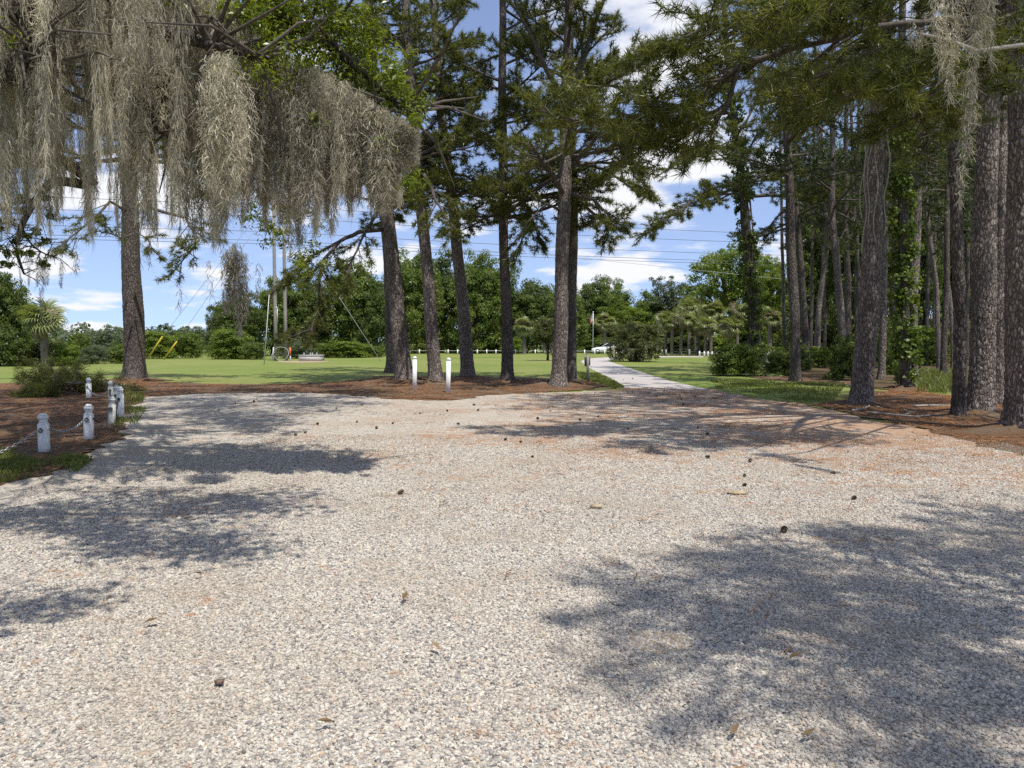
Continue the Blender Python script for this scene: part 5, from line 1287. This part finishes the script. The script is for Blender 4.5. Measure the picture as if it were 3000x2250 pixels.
chain('chain reaching to the farthest short post by the cut boughs', sag(eye[5], eye[6], .2), mat=steel)
# two tall white posts
M = MT('bright_white_paint', 0.5, 0.4); nn = M.noise(M.coords((1, 1, .4)), 14, 4); M.base(M.ramp(nn, [(.3, (.68, .68, .67)), (.6, (.82, .82, .81))])); bright_white = M.m
for x, yb, yt, lb, tl in ((1215, 1142, 1044, 'tall white post left of the straight leaning pine, with a greyed cap', .012), (1313, 1151, 1048, 'tall bright white post standing on orange straw, right one of the two', .02)):
    b = G(x, yb); H = P(x, yt, b.y).z
    make_post('white_post', lb, 'post', b, .132, H, bright_white, 'tall white posts at the edge of the drive', tilt=(0, tl), bolt=False, flat=True)
# signpost seen from behind
b = G(1723, 1120); H = P(1720, 1038, b.y).z
t = thing('signpost', 'low grey wooden signpost seen from the back, left of the path', 'sign', b); t.rotation_euler = (0, -.03, .15)
mb = MB(); chamfered(mb, .085, -.1, H, .08); mb.build('post', grey_wood, t)
M = MT('sign_back_wood', 0.8, 0.2); nn = M.noise(M.coords((8, 8, .8)), 6, 4); M.base(M.ramp(nn, [(.3, (.10, .09, .08)), (.7, (.22, .20, .18))])); sign_back = M.m
mb = MB(); mb.box((-.055, .06, H - .28), (.115, .03, .34)); mb.build('board', sign_back, t); mb = MB(); mb.box((.065, .066, H - .26), (.11, .03, .36)); mb.build('board', sign_back, t)
mb = MB(); chamfered(mb, .09, H, H + .02, .1, w2=.06); mb.build('post_cap', sign_back, t)

# ---------------------------------------------------------------- white rope fence far across the lawn
FGp = 'posts of the rope fence'
M = MT('white_rope', 0.8, 0.2); M.base((.62, .60, .54)); rope_mat = M.m
pm = MB(); chamfered(pm, .13, -.1, .56, .1); post_me = pm.mesh('shaft', bright_white)
cm_ = cap_mesh(.135, .09, bright_white)
fence_px = [(1075, 101), (1089, 101), (1118, 101), (1147, 101), (1175, 101), (1203, 101), (1229, 101), (1257, 101), (1285, 101), (1313, 101), (1341, 100), (1369.5, 100), (1398.5, 100), (1426, 100), (1453, 100), (1481, 100), (1510.5, 99), (1540, 99), (1568, 98), (1597, 98), (1626, 98), (1655, 97), (1683.4, 97), (1712.5, 97), (1742.4, 97), (1771.5, 96), (1796, 95), (1806, 90), (1822, 95)]
ORD = 'first second third fourth fifth sixth seventh eighth ninth tenth eleventh twelfth thirteenth fourteenth fifteenth sixteenth'.split()
MARKS = [(0, 'the concrete pump box'), (1180, 'the thick leaning pine'), (1272, 'the straight leaning pine'), (1366, 'the second leaning pine'), (1486, 'the slim upright pine'), (1655, 'the forked twin pines'), (1738, 'the flagpole'), (1800, 'the white car'), (2000, 'the palm grove')]
def fence_run(px, label_of, rope_label):
    pts = []; cnt = {}
    for i, (x, d) in enumerate(px):
        loc = gp_at(x, d); mk = [m for m in MARKS if m[0] <= x][-1][1]; cnt[mk] = cnt.get(mk, -1) + 1
        t = thing('fence_post', label_of + ', ' + ORD[cnt[mk]] + ' right of ' + mk, 'post', loc, FGp)
        link('shaft', post_me, t); o = link('cap', cm_, t); o.location = (0, 0, .54); pts.append(loc + Vector((0, 0, .47)))
    line = []
    for a, b in zip(pts[:-1], pts[1:]):
        if (b - a).length > 6: continue
        line += sag(a, b, .05, 6)[:-1]
    line.append(pts[-1]); loc = line[0].copy(); mb = MB(); mb.tube([p - loc for p in line], .026, 5)
    tag(mb.build('fence_rope', rope_mat, loc=loc), rope_label, 'rope')
fence_run(fence_px, 'small white rope fence post', 'white rope strung along the posts at the back of the lawn')
fence_run([(2049, 80), (2063, 79), (2074, 78), (2086, 77), (2099, 76), (2112.6, 75), (2125, 75), (2140, 74), (2156, 73)], 'white post of the nearer rope fence', 'white rope strung along the posts right of the palm grove')
for x, d, lb in ((1906, 86, 'first bare grey rail post right of the round bush'), (1939, 85, 'bare grey rail post at the end of the far path strip'), (1951, 85, 'bare grey rail post at the foot of the leftmost palm'), (2019, 84, 'bare grey rail post beside the picnic table')):
    mb = MB(); chamfered(mb, .16, -.1, .75, .1); tag(mb.build('wooden_post', grey_wood, loc=gp_at(x, d)), lb, 'post', 'grey rail posts by the palms')
# picnic tables
def picnic(label, loc, rz):
    t = thing('picnic_table', label, 'table', loc, 'picnic tables by the palms', rz)
    for q in range(5):
        mb = MB(); mb.box((0, -.32 + q * .16, .74), (1.8, .145, .04)); mb.build('plank', grey_wood, t)
    for s in (-1, 1):
        mb = MB(); mb.box((0, s * .66, .44), (1.8, .26, .04)); mb.build('bench', grey_wood, t)
        mb = MB(); mb.tube([(s * .65, -.68, 0), (s * .65, -.28, .72)], .045, 4); mb.tube([(s * .65, .68, 0), (s * .65, .28, .72)], .045, 4); mb.box((s * .65 + .03, 0, .42), (.05, 1.45, .09)); mb.build('leg_frame', grey_wood, t)
picnic('grey wooden picnic table behind the rail post under the palms', gp_at(2031, 88), .3)
picnic('low picnic table left of the other one, between two palm trunks', gp_at(1998, 90), -.2)
# flagpole
b = gp_at(1737, 104); H = ztop(916, 104)
t = thing('flagpole', 'white flagpole at the back of the lawn with a limp striped flag', 'flagpole', b)
mb = MB(); mb.tube([(0, 0, -.1), (0, 0, H * .5), (0, 0, H)], [.07, .06, .045], 10); mb.build('pole', bright_white, t)
mb = MB(); mb.lathe([(0.001, .09), (.06, .06), (.085, 0), (.06, -.06), (.001, -.09)], 10, (0, 0, H + .07)); mb.build('finial', bright_white, t)
M = MT('flag_cloth', 0.8, 0.15); uv = M.node('ShaderNodeUVMap'); sp_ = M.node('ShaderNodeSeparateXYZ'); M.link(uv.outputs[0], sp_.inputs[0])
st = M.ramp(M.math('FRACT', M.math('MULTIPLY', sp_.outputs[1], 6.5)), [(0.0, (.45, .03, .05)), (.5, (.74, .72, .70))], 'CONSTANT')
can = M.math('MULTIPLY', M.math('LESS_THAN', sp_.outputs[0], .40), M.math('GREATER_THAN', sp_.outputs[1], .46))
cv = M.node('ShaderNodeCombineXYZ'); M.link(M.math('MULTIPLY', sp_.outputs[0], 15), cv.inputs[0]); M.link(M.math('MULTIPLY', sp_.outputs[1], 16.5), cv.inputs[1])
star = M.math('LESS_THAN', M.voro(cv.outputs[0], 1.0, 'F1', 'Distance', 0.0), .30)
M.base(M.mix(can, st, M.mix(star, (.03, .045, .16), (.75, .75, .75)))); flag_mat = M.m
me = bpy.data.meshes.new('flag'); nu, nv = 24, 16; vs = []; uvs = []
for i in range(nu + 1):
    for j in range(nv + 1):
        u, w_ = i / nu, j / nv                                             # u along the fly, w up the hoist
        x = -.05 - .80 * u * (0.55 + .45 * (1 - u)) * (1 - .25 * (1 - w_)); fall = 1.55 * u ** 1.15
        vs.append((x, .16 * math.sin(u * 9 + w_ * 2) * (.25 + u), H - .15 - (1 - w_) * 1.05 * (1 - .35 * u) - fall * .62)); uvs.append((u, w_))
me.from_pydata(vs, [], [(i * (nv + 1) + j, (i + 1) * (nv + 1) + j, (i + 1) * (nv + 1) + j + 1, i * (nv + 1) + j + 1) for i in range(nu) for j in range(nv)])
ul = me.uv_layers.new(name='UVMap')
for l in me.loops: ul.data[l.index].uv = uvs[l.vertex_index]
me.materials.append(flag_mat); fo = link('flag', me, t)
# white car
M = MT('white_car_paint', 0.25, 0.5); M.b.inputs['Coat Weight'].default_value = .6; M.base((.78, .78, .78)); car_paint = M.m
M = MT('tinted_glass', 0.05, 0.6); M.base((.012, .016, .016)); glass = M.m
M = MT('black_rubber', 0.85, 0.2); M.base((.018, .018, .018)); rubber = M.m
M = MT('headlight_glass', 0.1, 0.6); M.base((.5, .52, .55)); lamp_m = M.m
t = thing('white_car', 'white car parked nose left behind the rope fence under a palm', 'car', gp_at(1784, 101.5), rz=R(-14))
def loft(mb, st, tint=.5):
    n = len(st[0]); V = []; Q = []; T = []
    for k, r in enumerate(st): V += r
    for k in range(len(st) - 1):
        for j in range(n): Q.append((k * n + j, k * n + (j + 1) % n, (k + 1) * n + (j + 1) % n, (k + 1) * n + j))
    for k in (0, len(st) - 1):
        V.append(tuple(np.mean(st[k], 0))); c = len(V) - 1
        for j in range(n): T.append((c, k * n + (j + 1) % n, k * n + j) if k == 0 else (c, k * n + j, k * n + (j + 1) % n))
    mb.add(V, Q, T, tint)
def carring(x, w, z0, z1): return [(x, -w, z0), (x, -w * 1.02, (z0 + z1) / 2), (x, -w * .95, z1 * .97), (x, -w * .7, z1), (x, w * .7, z1), (x, w * .95, z1 * .97), (x, w * 1.02, (z0 + z1) / 2), (x, w, z0)]
mb = MB(); loft(mb, [carring(-2.3, .70, .38, .62), carring(-2.2, .82, .25, .74), carring(-1.7, .88, .22, .86), carring(-.95, .90, .22, .95), carring(-.7, .90, .22, .98), carring(1.6, .90, .22, 1.02), carring(2.2, .86, .25, 1.0), carring(2.35, .78, .4, .8)]); mb.build('body', car_paint, t, smooth=False)
mb = MB(); loft(mb, [carring(-.95, .82, .93, .97), carring(-.1, .70, .93, 1.42), carring(.4, .68, .93, 1.46), carring(1.3, .68, .93, 1.42), carring(2.1, .78, .93, 1.02)]); mb.build('window_band', glass, t)
mb = MB(); loft(mb, [carring(-.12, .66, 1.415, 1.44), carring(.4, .65, 1.44, 1.49), carring(1.3, .64, 1.40, 1.45)]); mb.build('roof', car_paint, t)
mb = MB(); mb.tube([(-.98, -.84, .95), (-.1, -.71, 1.43)], .035, 5); mb.tube([(-.98, .84, .95), (-.1, .71, 1.43)], .035, 5); mb.build('windscreen_pillars', car_paint, t)
for x in (-1.45, 1.45):
    for s in (-1, 1):
        w_ = MB(); w_.tube([(x, s * .72, .33), (x, s * .92, .33)], .33, 18); wo = w_.build('wheel', rubber, t)
        r_ = MB(); r_.tube([(x, s * .90, .33), (x, s * .935, .33)], .2, 12); r_.build('rim', steel, wo)
for s in (-1, 1):
    h_ = MB(); h_.box((-2.2, s * .62, .66), (.14, .30, .11)); h_.build('headlight', lamp_m, t)

# ---------------------------------------------------------------- poles, wires, pump box
M = MT('weathered_pole_wood', 0.85, 0.15); nn = M.noise(M.coords((9, 9, .5)), 4, 5, .7); M.base(M.ramp(nn, [(.3, (.17, .155, .14)), (.7, (.37, .345, .32))])); M.bump(nn, .4, .02); pole_wood = M.m
M = MT('white_plastic', 0.4, 0.4); M.base((.52, .52, .50)); white_pl = M.m
M = MT('yellow_plastic', 0.45, 0.4); M.base((.62, .47, .04)); yellow = M.m
M = MT('orange_plastic', 0.5, 0.4); M.base((.60, .13, .03)); orange = M.m
M = MT('dark_cable', 0.6, 0.3); M.base((.10, .10, .11)); cable = M.m
M = MT('pale_cable', 0.5, 0.4); M.base((.38, .38, .38)); pale_cable = M.m
M = MT('rough_concrete', 0.9, 0.15); nn = M.noise(M.coords(), 7, 6, .7); M.base(M.ramp(nn, [(.3, (.36, .345, .32)), (.7, (.52, .50, .475))])); M.bump(nn, .3, .02); concrete = M.m
PH = 14.2; pole_at = []
for x, d, lb in ((809, 63.0, 'left of the two grey utility poles, with a white cable guard at its foot'), (838, 64.0, 'right of the two grey utility poles, inside the hose loop')):
    b = gp_at(x, d); pole_at.append(b); t = thing('utility_pole', lb, 'utility pole', b, 'pair of utility poles')
    mb = MB(); mb.tube([(0, 0, z) for z in (-.2, 4, 9, PH)], [.165, .15, .135, .11], 14); mb.build('pole', pole_wood, t, smooth=True)
    for z in (12.6, 11.0):
        c = MB(); c.box((0, .16, z), (2.3, .10, .12), rot=Matrix.Rotation(R(72), 3, 'Z')); co = c.build('crossarm', pole_wood, t)
        for s in (-1, -.3, .3, 1):
            i_ = MB(); i_.lathe([(.03, 0), (.055, .04), (.035, .08), (.05, .12), (.001, .15)], 8, (1.0 * s * math.cos(R(72)), .16 + 1.0 * s * math.sin(R(72)), z + .06)); i_.build('insulator', white_pl, co)
    if x == 809:
        g = MB(); g.tube([(-.26, -.16, 0), (-.14, -.17, 1.15)], .05, 7); g.build('cable_guard', white_pl, t)
        g = MB(); g.tube([(.2, -.1, 3.2), (.2, -.1, 4.4)], .045, 6); g.tube([(.2, -.1, 4.35), (.12, -.1, 4.5)], .06, 6); g.build('riser_pipe', white_pl, t)
def wire(name, label, pts, r, mat, cat='cable', group=None):
    loc = Vector(pts[0]); mb = MB(); mb.tube([Vector(p) - loc for p in pts], r, 4); tag(mb.build(name, mat, loc=loc), label, cat, group)
la, lb_ = Vector((-40.6, 59.6, 0)), Vector((24.2, 80.6, 0)); dv = (lb_ - la)
CG = 'overhead power lines'
for dz_, off, lb in ((11.05, 0.0, 'upper of the three close power lines crossing the sky'), (10.35, .5, 'middle of the three close power lines crossing the sky'), (9.95, -.4, 'lowest of the three close power lines crossing the sky'), (12.45, .8, 'thin power line crossing higher above the others'), (13.2, -.6, 'topmost faint power line')):
    pts = []
    for t_ in np.linspace(-.5, 1.6, 60):
        ph = (t_ - .32) / .9; s = ph - math.floor(ph)
        pts.append(la + dv * t_ + Vector((-.3 * off, off, dz_ - .7 * 4 * s * (1 - s) * .5 + .15)))
    wire('power_line', lb, pts, .020, cable, 'cable', CG)
pts = [la + dv * t_ + Vector((0, -1.0, 9.9 - 1.25 * (t_ - .7) / .3 if t_ > .7 else 9.9 + (.7 - t_) * 2)) for t_ in np.linspace(.45, 1.3, 24)]
wire('power_line', 'service line slanting down in front of the large bright oak', pts, .018, pale_cable, 'cable', CG)
anc = G(1116, 1059); wire('guy_wire', 'pale guy wire slanting from the utility poles down to the lawn at right', [anc, pole_at[1] + Vector((.1, 0, 12.4))], .022, pale_cable, 'cable', 'guy wires')
for (x0, y0, x1, y1), lb, lw_ in (((432, 1041, 476, 986), 'yellow slanted guy guard by the lone pine, the left one', 'guy wire rising from the left yellow guard'), ((479, 1052, 518, 1001), 'yellow slanted guy guard, the right and paler one', 'guy wire rising from the right yellow guard')):
    D = 69.0 if x0 < 450 else 68.0; a = gp_at(x0, D); a.z = max(0, P(x0, y0, D).z * 0); top = P(x1, y1, D - .8); dr = (top - a)
    mb = MB(); mb.tube([(0, 0, 0), dr], .07, 8); tag(mb.build('guy_guard', yellow, loc=a), lb, 'cable guard', 'yellow guy guards')
    wire('guy_wire', lw_, [top, pole_at[0] + Vector((-.1, 0, 13.6 if x0 < 450 else 12.9))], .018, pale_cable, 'cable', 'guy wires')
a = G(774, 1068); top = P(789, 856, a.y); mb = MB(); mb.tube([(0, 0, 0), (top - a) * .5, top - a], [.04, .035, .022], 8); t = tag(mb.build('white_mast', white_pl, loc=a), 'thin white slanted pole on the lawn left of the utility poles', 'pole')
mb = MB(); mb.tube([(0, 0, -.05), (0, 0, .9)], .05, 8); tag(mb.build('white_mast', white_pl, loc=gp_at(1077.5, 88)), 'short thin white pipe standing where the guy wire meets the lawn', 'pole')
# hose loop
b = gp_at(824, 62.6); mb = MB(); ring = [(.62 * math.cos(t_) , .12 * math.sin(2 * t_), .60 + .56 * math.sin(t_)) for t_ in np.linspace(0, 2 * math.pi, 40)]
ring = ring[30:] + ring[1:31]; mb.tube(ring, .017, 6); mb.tube([(-.55, .05, .75), (-.80, .02, .55), (-.95, 0, .02)], .017, 6); tag(mb.build('cable_loop', white_pl, loc=b), 'big loop of pale conduit standing around the right utility pole', 'conduit')
b = gp_at(851, 61.8); t = thing('marker_post', 'white cable marker with an orange sleeve beside the conduit loop', 'marker', b)
mb = MB(); mb.tube([(0, 0, -.05), (0, 0, .5)], .055, 8); mb.build('stake', white_pl, t); mb = MB(); mb.tube([(0, 0, .48), (-.02, 0, 1.12)], .085, 8); mb.build('sleeve', orange, t)
b = gp_at(908.5, 62.0); t = thing('concrete_box', 'low pale concrete pump box with pipe fittings on its lid', 'pump box', b)
mb = MB(); mb.box((0, .5, .20), (1.78, 1.3, .48)); mb.build('wall', concrete, t); mb = MB(); mb.box((0, .5, .475), (1.84, 1.36, .07)); mb.build('lid', concrete, t)
for x in (-.55, -.02, .14, .52):
    m_ = MB(); m_.tube([(x, .2, .51), (x, .2, .60)], .06, 8); m_.tube([(x - .07, .2, .66), (x + .07, .2, .66)], .035, 6); m_.tube([(x, .2, .60), (x, .2, .68)], .03, 6); m_.build('fitting', steel, t)
mb = MB(); mb.box((.05, .75, .54), (1.2, .5, .06)); mb.build('hatch', rust, t)
sheet('bare_sand', ragged([G(800, 1059), G(850, 1057.5), G(900, 1058), G(945, 1057), G(968, 1058.4), G(930, 1062), G(880, 1063), G(830, 1062)], .2, .15, 77), .010, sand_mat)

# ---------------------------------------------------------------- fallen boughs, cones and litter
def fallen(label, loc, seed, n, L, tufts_n, name='fallen_bough', hgt=.5, az0=0):
    rr = random.Random(seed); t = thing(name, label, 'fallen branch', loc); wd = MB(); tf = Tufts()
    for q in range(n):
        az = az0 + rr.uniform(-1.3, 1.3); p = Vector((rr.uniform(-.4, .4) * L * .5, rr.uniform(-.4, .4), rr.uniform(.05, hgt * .5))); pts = [p]
        d = Vector((math.sin(az), math.cos(az) * .5, rr.uniform(0, .5)))
        for s in range(5): d = d + Vector((rr.uniform(-.2, .2), rr.uniform(-.2, .2), -.12)); p = p + d * L / 5 * .5; p.z = max(.04, p.z); pts.append(p.copy())
        wd.tube(pts, np.linspace(.035, .008, 6), 6); 
        if tufts_n: pine_twigs(wd, tf, pts, rr, L * .6, tufts_n, .13, .1)
    wd.build('wood', twig_mat, t, kind='stuff', smooth=True)
    if tufts_n:
        tf.p = [(a, b_, max(.06, c)) for a, b_, c in tf.p]; cm2 = MB(); needles(cm2, tf, 30, .2, .011, seed + 9, droop=.25); cm2.build('needles', needle_mat, t, kind='stuff')
    return t
fallen('heap of cut green pine boughs lying left of the farthest chain post', G(195, 1160), 401, 9, 2.6, 8, hgt=.8, az0=-1.2)
fallen('small green pine sprig standing up behind the chain posts', G(330, 1150), 402, 3, 1.0, 4, hgt=.7)
for lb, pts, r in (('pale curved dead limb leaning out of the heap of boughs', [(148, 1160), (158, 1145), (166, 1128)], .035), ('crooked dead branch lying on straw in front of the broad pine', [(2500, 1210), (2530, 1203), (2552, 1192), (2580, 1200)], .03),
                   ('long bleached stick on the straw between the broad pine and the narrow pine', [(2548, 1216), (2620, 1222), (2690, 1228), (2740, 1222), (2790, 1224)], .03), ('curving dead branch left of the narrow pine', [(2650, 1206), (2670, 1214), (2640, 1221), (2600, 1219)], .02),
                   ('thin fallen branch on the straw behind the narrow pine', [(2680, 1196), (2740, 1193), (2800, 1194)], .03), ('small twig lying across the gravel in the left shade', [(700, 1192), (745, 1190), (775, 1194)], .018), ('short broken branch in the shade of the drive', [(1812, 1230), (1830, 1227), (1843, 1225)], .025)):
    w_ = [G(*p) + Vector((0, 0, r + .02 + (.35 * i if 'heap' in lb else 0))) for i, p in enumerate(pts)]; loc = w_[0].copy(); mb = MB(); fine = []
    for a in range(len(w_) - 1):
        for s in (0, .5): fine.append(w_[a].lerp(w_[a + 1], s) - loc + Vector((0, random.Random(a).uniform(-.05, .05), 0)))
    fine.append(w_[-1] - loc); mb.tube(fine, np.linspace(r, r * .4, len(fine)), 6)
    tag(mb.build('fallen_stick', deadwood, loc=loc, smooth=True), lb, 'stick')
# dead stub at the upper right, on a broken bough of the nearest pine
st0 = P(2110 * F, 110 * F, 8.6); mb = MB(); mb.tube([Vector((0, 0, 0)), P(2050 * F, 86 * F, 8.3) - st0, P(1992 * F, 74 * F, 8.1) - st0], [.022, .018, .012], 7)
mb.tube([Vector((0, 0, 0)), P(2260 * F, 90 * F, 10.5) - st0, Vector((8.72, 12.5, 5.2)) - st0], [.022, .03, .035], 7)
tag(mb.build('dead_bough', deadwood, loc=st0, smooth=True), 'pale dead bough stub reaching in from the nearest pine, hung with moss', 'branch')
# pine cones
M = MT('pine_cone_scales', 0.8, 0.2); M.base(M.ramp(M.attr(), [(0, (.045, .032, .024)), (1, (.14, .095, .06))])); cone_mat = M.m
cb = MB(); rr = random.Random(2); cb.lathe([(.001, -.045), (.016, -.035), (.021, 0), (.014, .035), (.001, .045)], 8)
for q in range(46):
    z = -.042 + .084 * q / 46; a = q * 2.39996; r0 = .030 * math.sqrt(max(0.05, 1 - (z / .05) ** 2)) + .004; c, s = math.cos(a), math.sin(a); wd_ = .010
    cb.add([(c * .012 - s * wd_ * .6, s * .012 + c * wd_ * .6, z), (c * .012 + s * wd_ * .6, s * .012 - c * wd_ * .6, z), (c * r0 + s * wd_, s * r0 - c * wd_, z + .010), (c * r0 * 1.12, s * r0 * 1.12, z + .016), (c * r0 - s * wd_, s * r0 + c * wd_, z + .010)], [(0, 1, 2, 4)], [(4, 2, 3)], rr.random())
cone_me = cb.mesh('pine_cone', cone_mat)
cpx = [(866, 1279), (895, 1272), (985, 1200), (1060, 1190), (1150, 1245), (1173, 1453), (1103, 1259), (1342, 1247), (1310, 1207), (1388, 1190), (1400, 1206), (1046, 1240), (1576, 1231), (1480, 1293), (1560, 1345), (1612, 1207), (1700, 1235), (1752, 1225), (1840, 1262), (2045, 1258), (2073, 1277), (2072, 1346), (2197, 1357), (2296, 1567), (2500, 1470),
       (1853, 1152), (1945, 1149), (1920, 1147), (1992, 1161), (2037, 1164), (1996, 1173), (1825, 1115), (1853, 1112), (1743, 1153), (1665, 1158), (2002, 1189), (1925, 1165), (2180, 1402), (2440, 1393), (745, 1180), (690, 1185), (640, 1205), (1525, 1300), (2182, 1429), (1230, 1215), (930, 1247)]
cband = lambda y: 'on the paved path' if y < 1120 else 'along the far edge of the gravel' if y < 1200 else 'on the gravel just short of the far edge' if y < 1250 else 'in the middle of the drive' if y < 1350 else 'nearer the camera'
for i, (x, y) in enumerate(cpx):
    rank = sorted(c for c in cpx if cband(c[1]) == cband(y)).index((x, y))
    p = G(x, y); o = bpy.data.objects.new('pine_cone', cone_me); COL.objects.link(o); s = rr.uniform(.45, .75)
    o.location = (p.x, p.y, .018 + .030 * s); o.rotation_euler = (rr.uniform(1.0, 1.9), rr.uniform(-.4, .4), rr.uniform(0, 6.28)); o.scale = (s,) * 3
    tag(o, {23: 'dark pine cone lying alone in the shadow at the right of the drive', 5: 'lone pine cone at the end of a trail of red needles', 31: 'left of two pine cones on the paved path', 32: 'right of two pine cones on the paved path'}.get(i, ORD[rank] + ' pine cone from the left ' + cband(y)), 'pine cone', 'pine cones on the drive')
# leaves and odd stones
M = MT('tan_stone', 0.9, 0.2); nn = M.noise(M.coords(), 25, 4); M.base(M.ramp(nn, [(.3, (.25, .19, .11)), (.7, (.42, .34, .22))])); tan = M.m
def rock(label, loc, s, mat, seed):
    rg_ = np.random.default_rng(seed); mb = MB(); th = np.linspace(0, np.pi, 7); k = 10; V = []
    for a in th:
        for j in range(k):
            f_ = 1 + .15 * rg_.normal(); V.append((math.sin(a) * math.cos(j * 2 * np.pi / k) * s[0] * f_, math.sin(a) * math.sin(j * 2 * np.pi / k) * s[1] * f_, math.cos(a) * s[2]))
    Q = [(i * k + j, (i + 1) * k + j, (i + 1) * k + (j + 1) % k, i * k + (j + 1) % k) for i in range(6) for j in range(k)]
    mb.add(V, Q); tag(mb.build('stone', mat, loc=loc, smooth=False), label, 'stone')
rock('flat tan stone lying alone in the middle of the gravel', G(1745, 1494) + Vector((0, 0, .035)), (.055, .04, .02), tan, 1)
rock('low tan stone right of the middle of the gravel', G(2160, 1452) + Vector((0, 0, .03)), (.10, .06, .018), tan, 2)
rock('brown red chip of stone at the lower left', G(643, 2020) + Vector((0, 0, .036)), (.022, .016, .012), rust, 3)
rg = np.random.default_rng(77)
for i, (x, y) in enumerate(((420, 1848), (980, 2145), (2350, 2190), (2310, 1955), (1290, 1930), (1180, 1780), (2140, 2185), (600, 1700))):
    mb = MB(); a = rg.uniform(0, 6.28); L = rg.uniform(.03, .05); W = L * .36
    V = [(0, 0, 0), (W, L * .7, .012), (0, L, .003), (0, L * 2, .015), (-W, L * .7, .014), (W * .7, L * 1.4, .016), (-W * .7, L * 1.4, .014)]
    mb.add(V, [(0, 1, 2, 4), (2, 5, 3, 6)], [(1, 5, 2), (4, 2, 6)], rg.random()); p = G(x, y)
    o = mb.build('dry_leaf', leaf_brown, loc=(p.x, p.y, .045)); o.rotation_euler = (.1, .1, a); tag(o, ORD[sorted((420, 980, 2350, 2310, 1290, 1180, 2140, 600)).index(x)] + ' curled dry brown leaf from the left on the near gravel', 'leaf', 'dry leaves on the gravel')
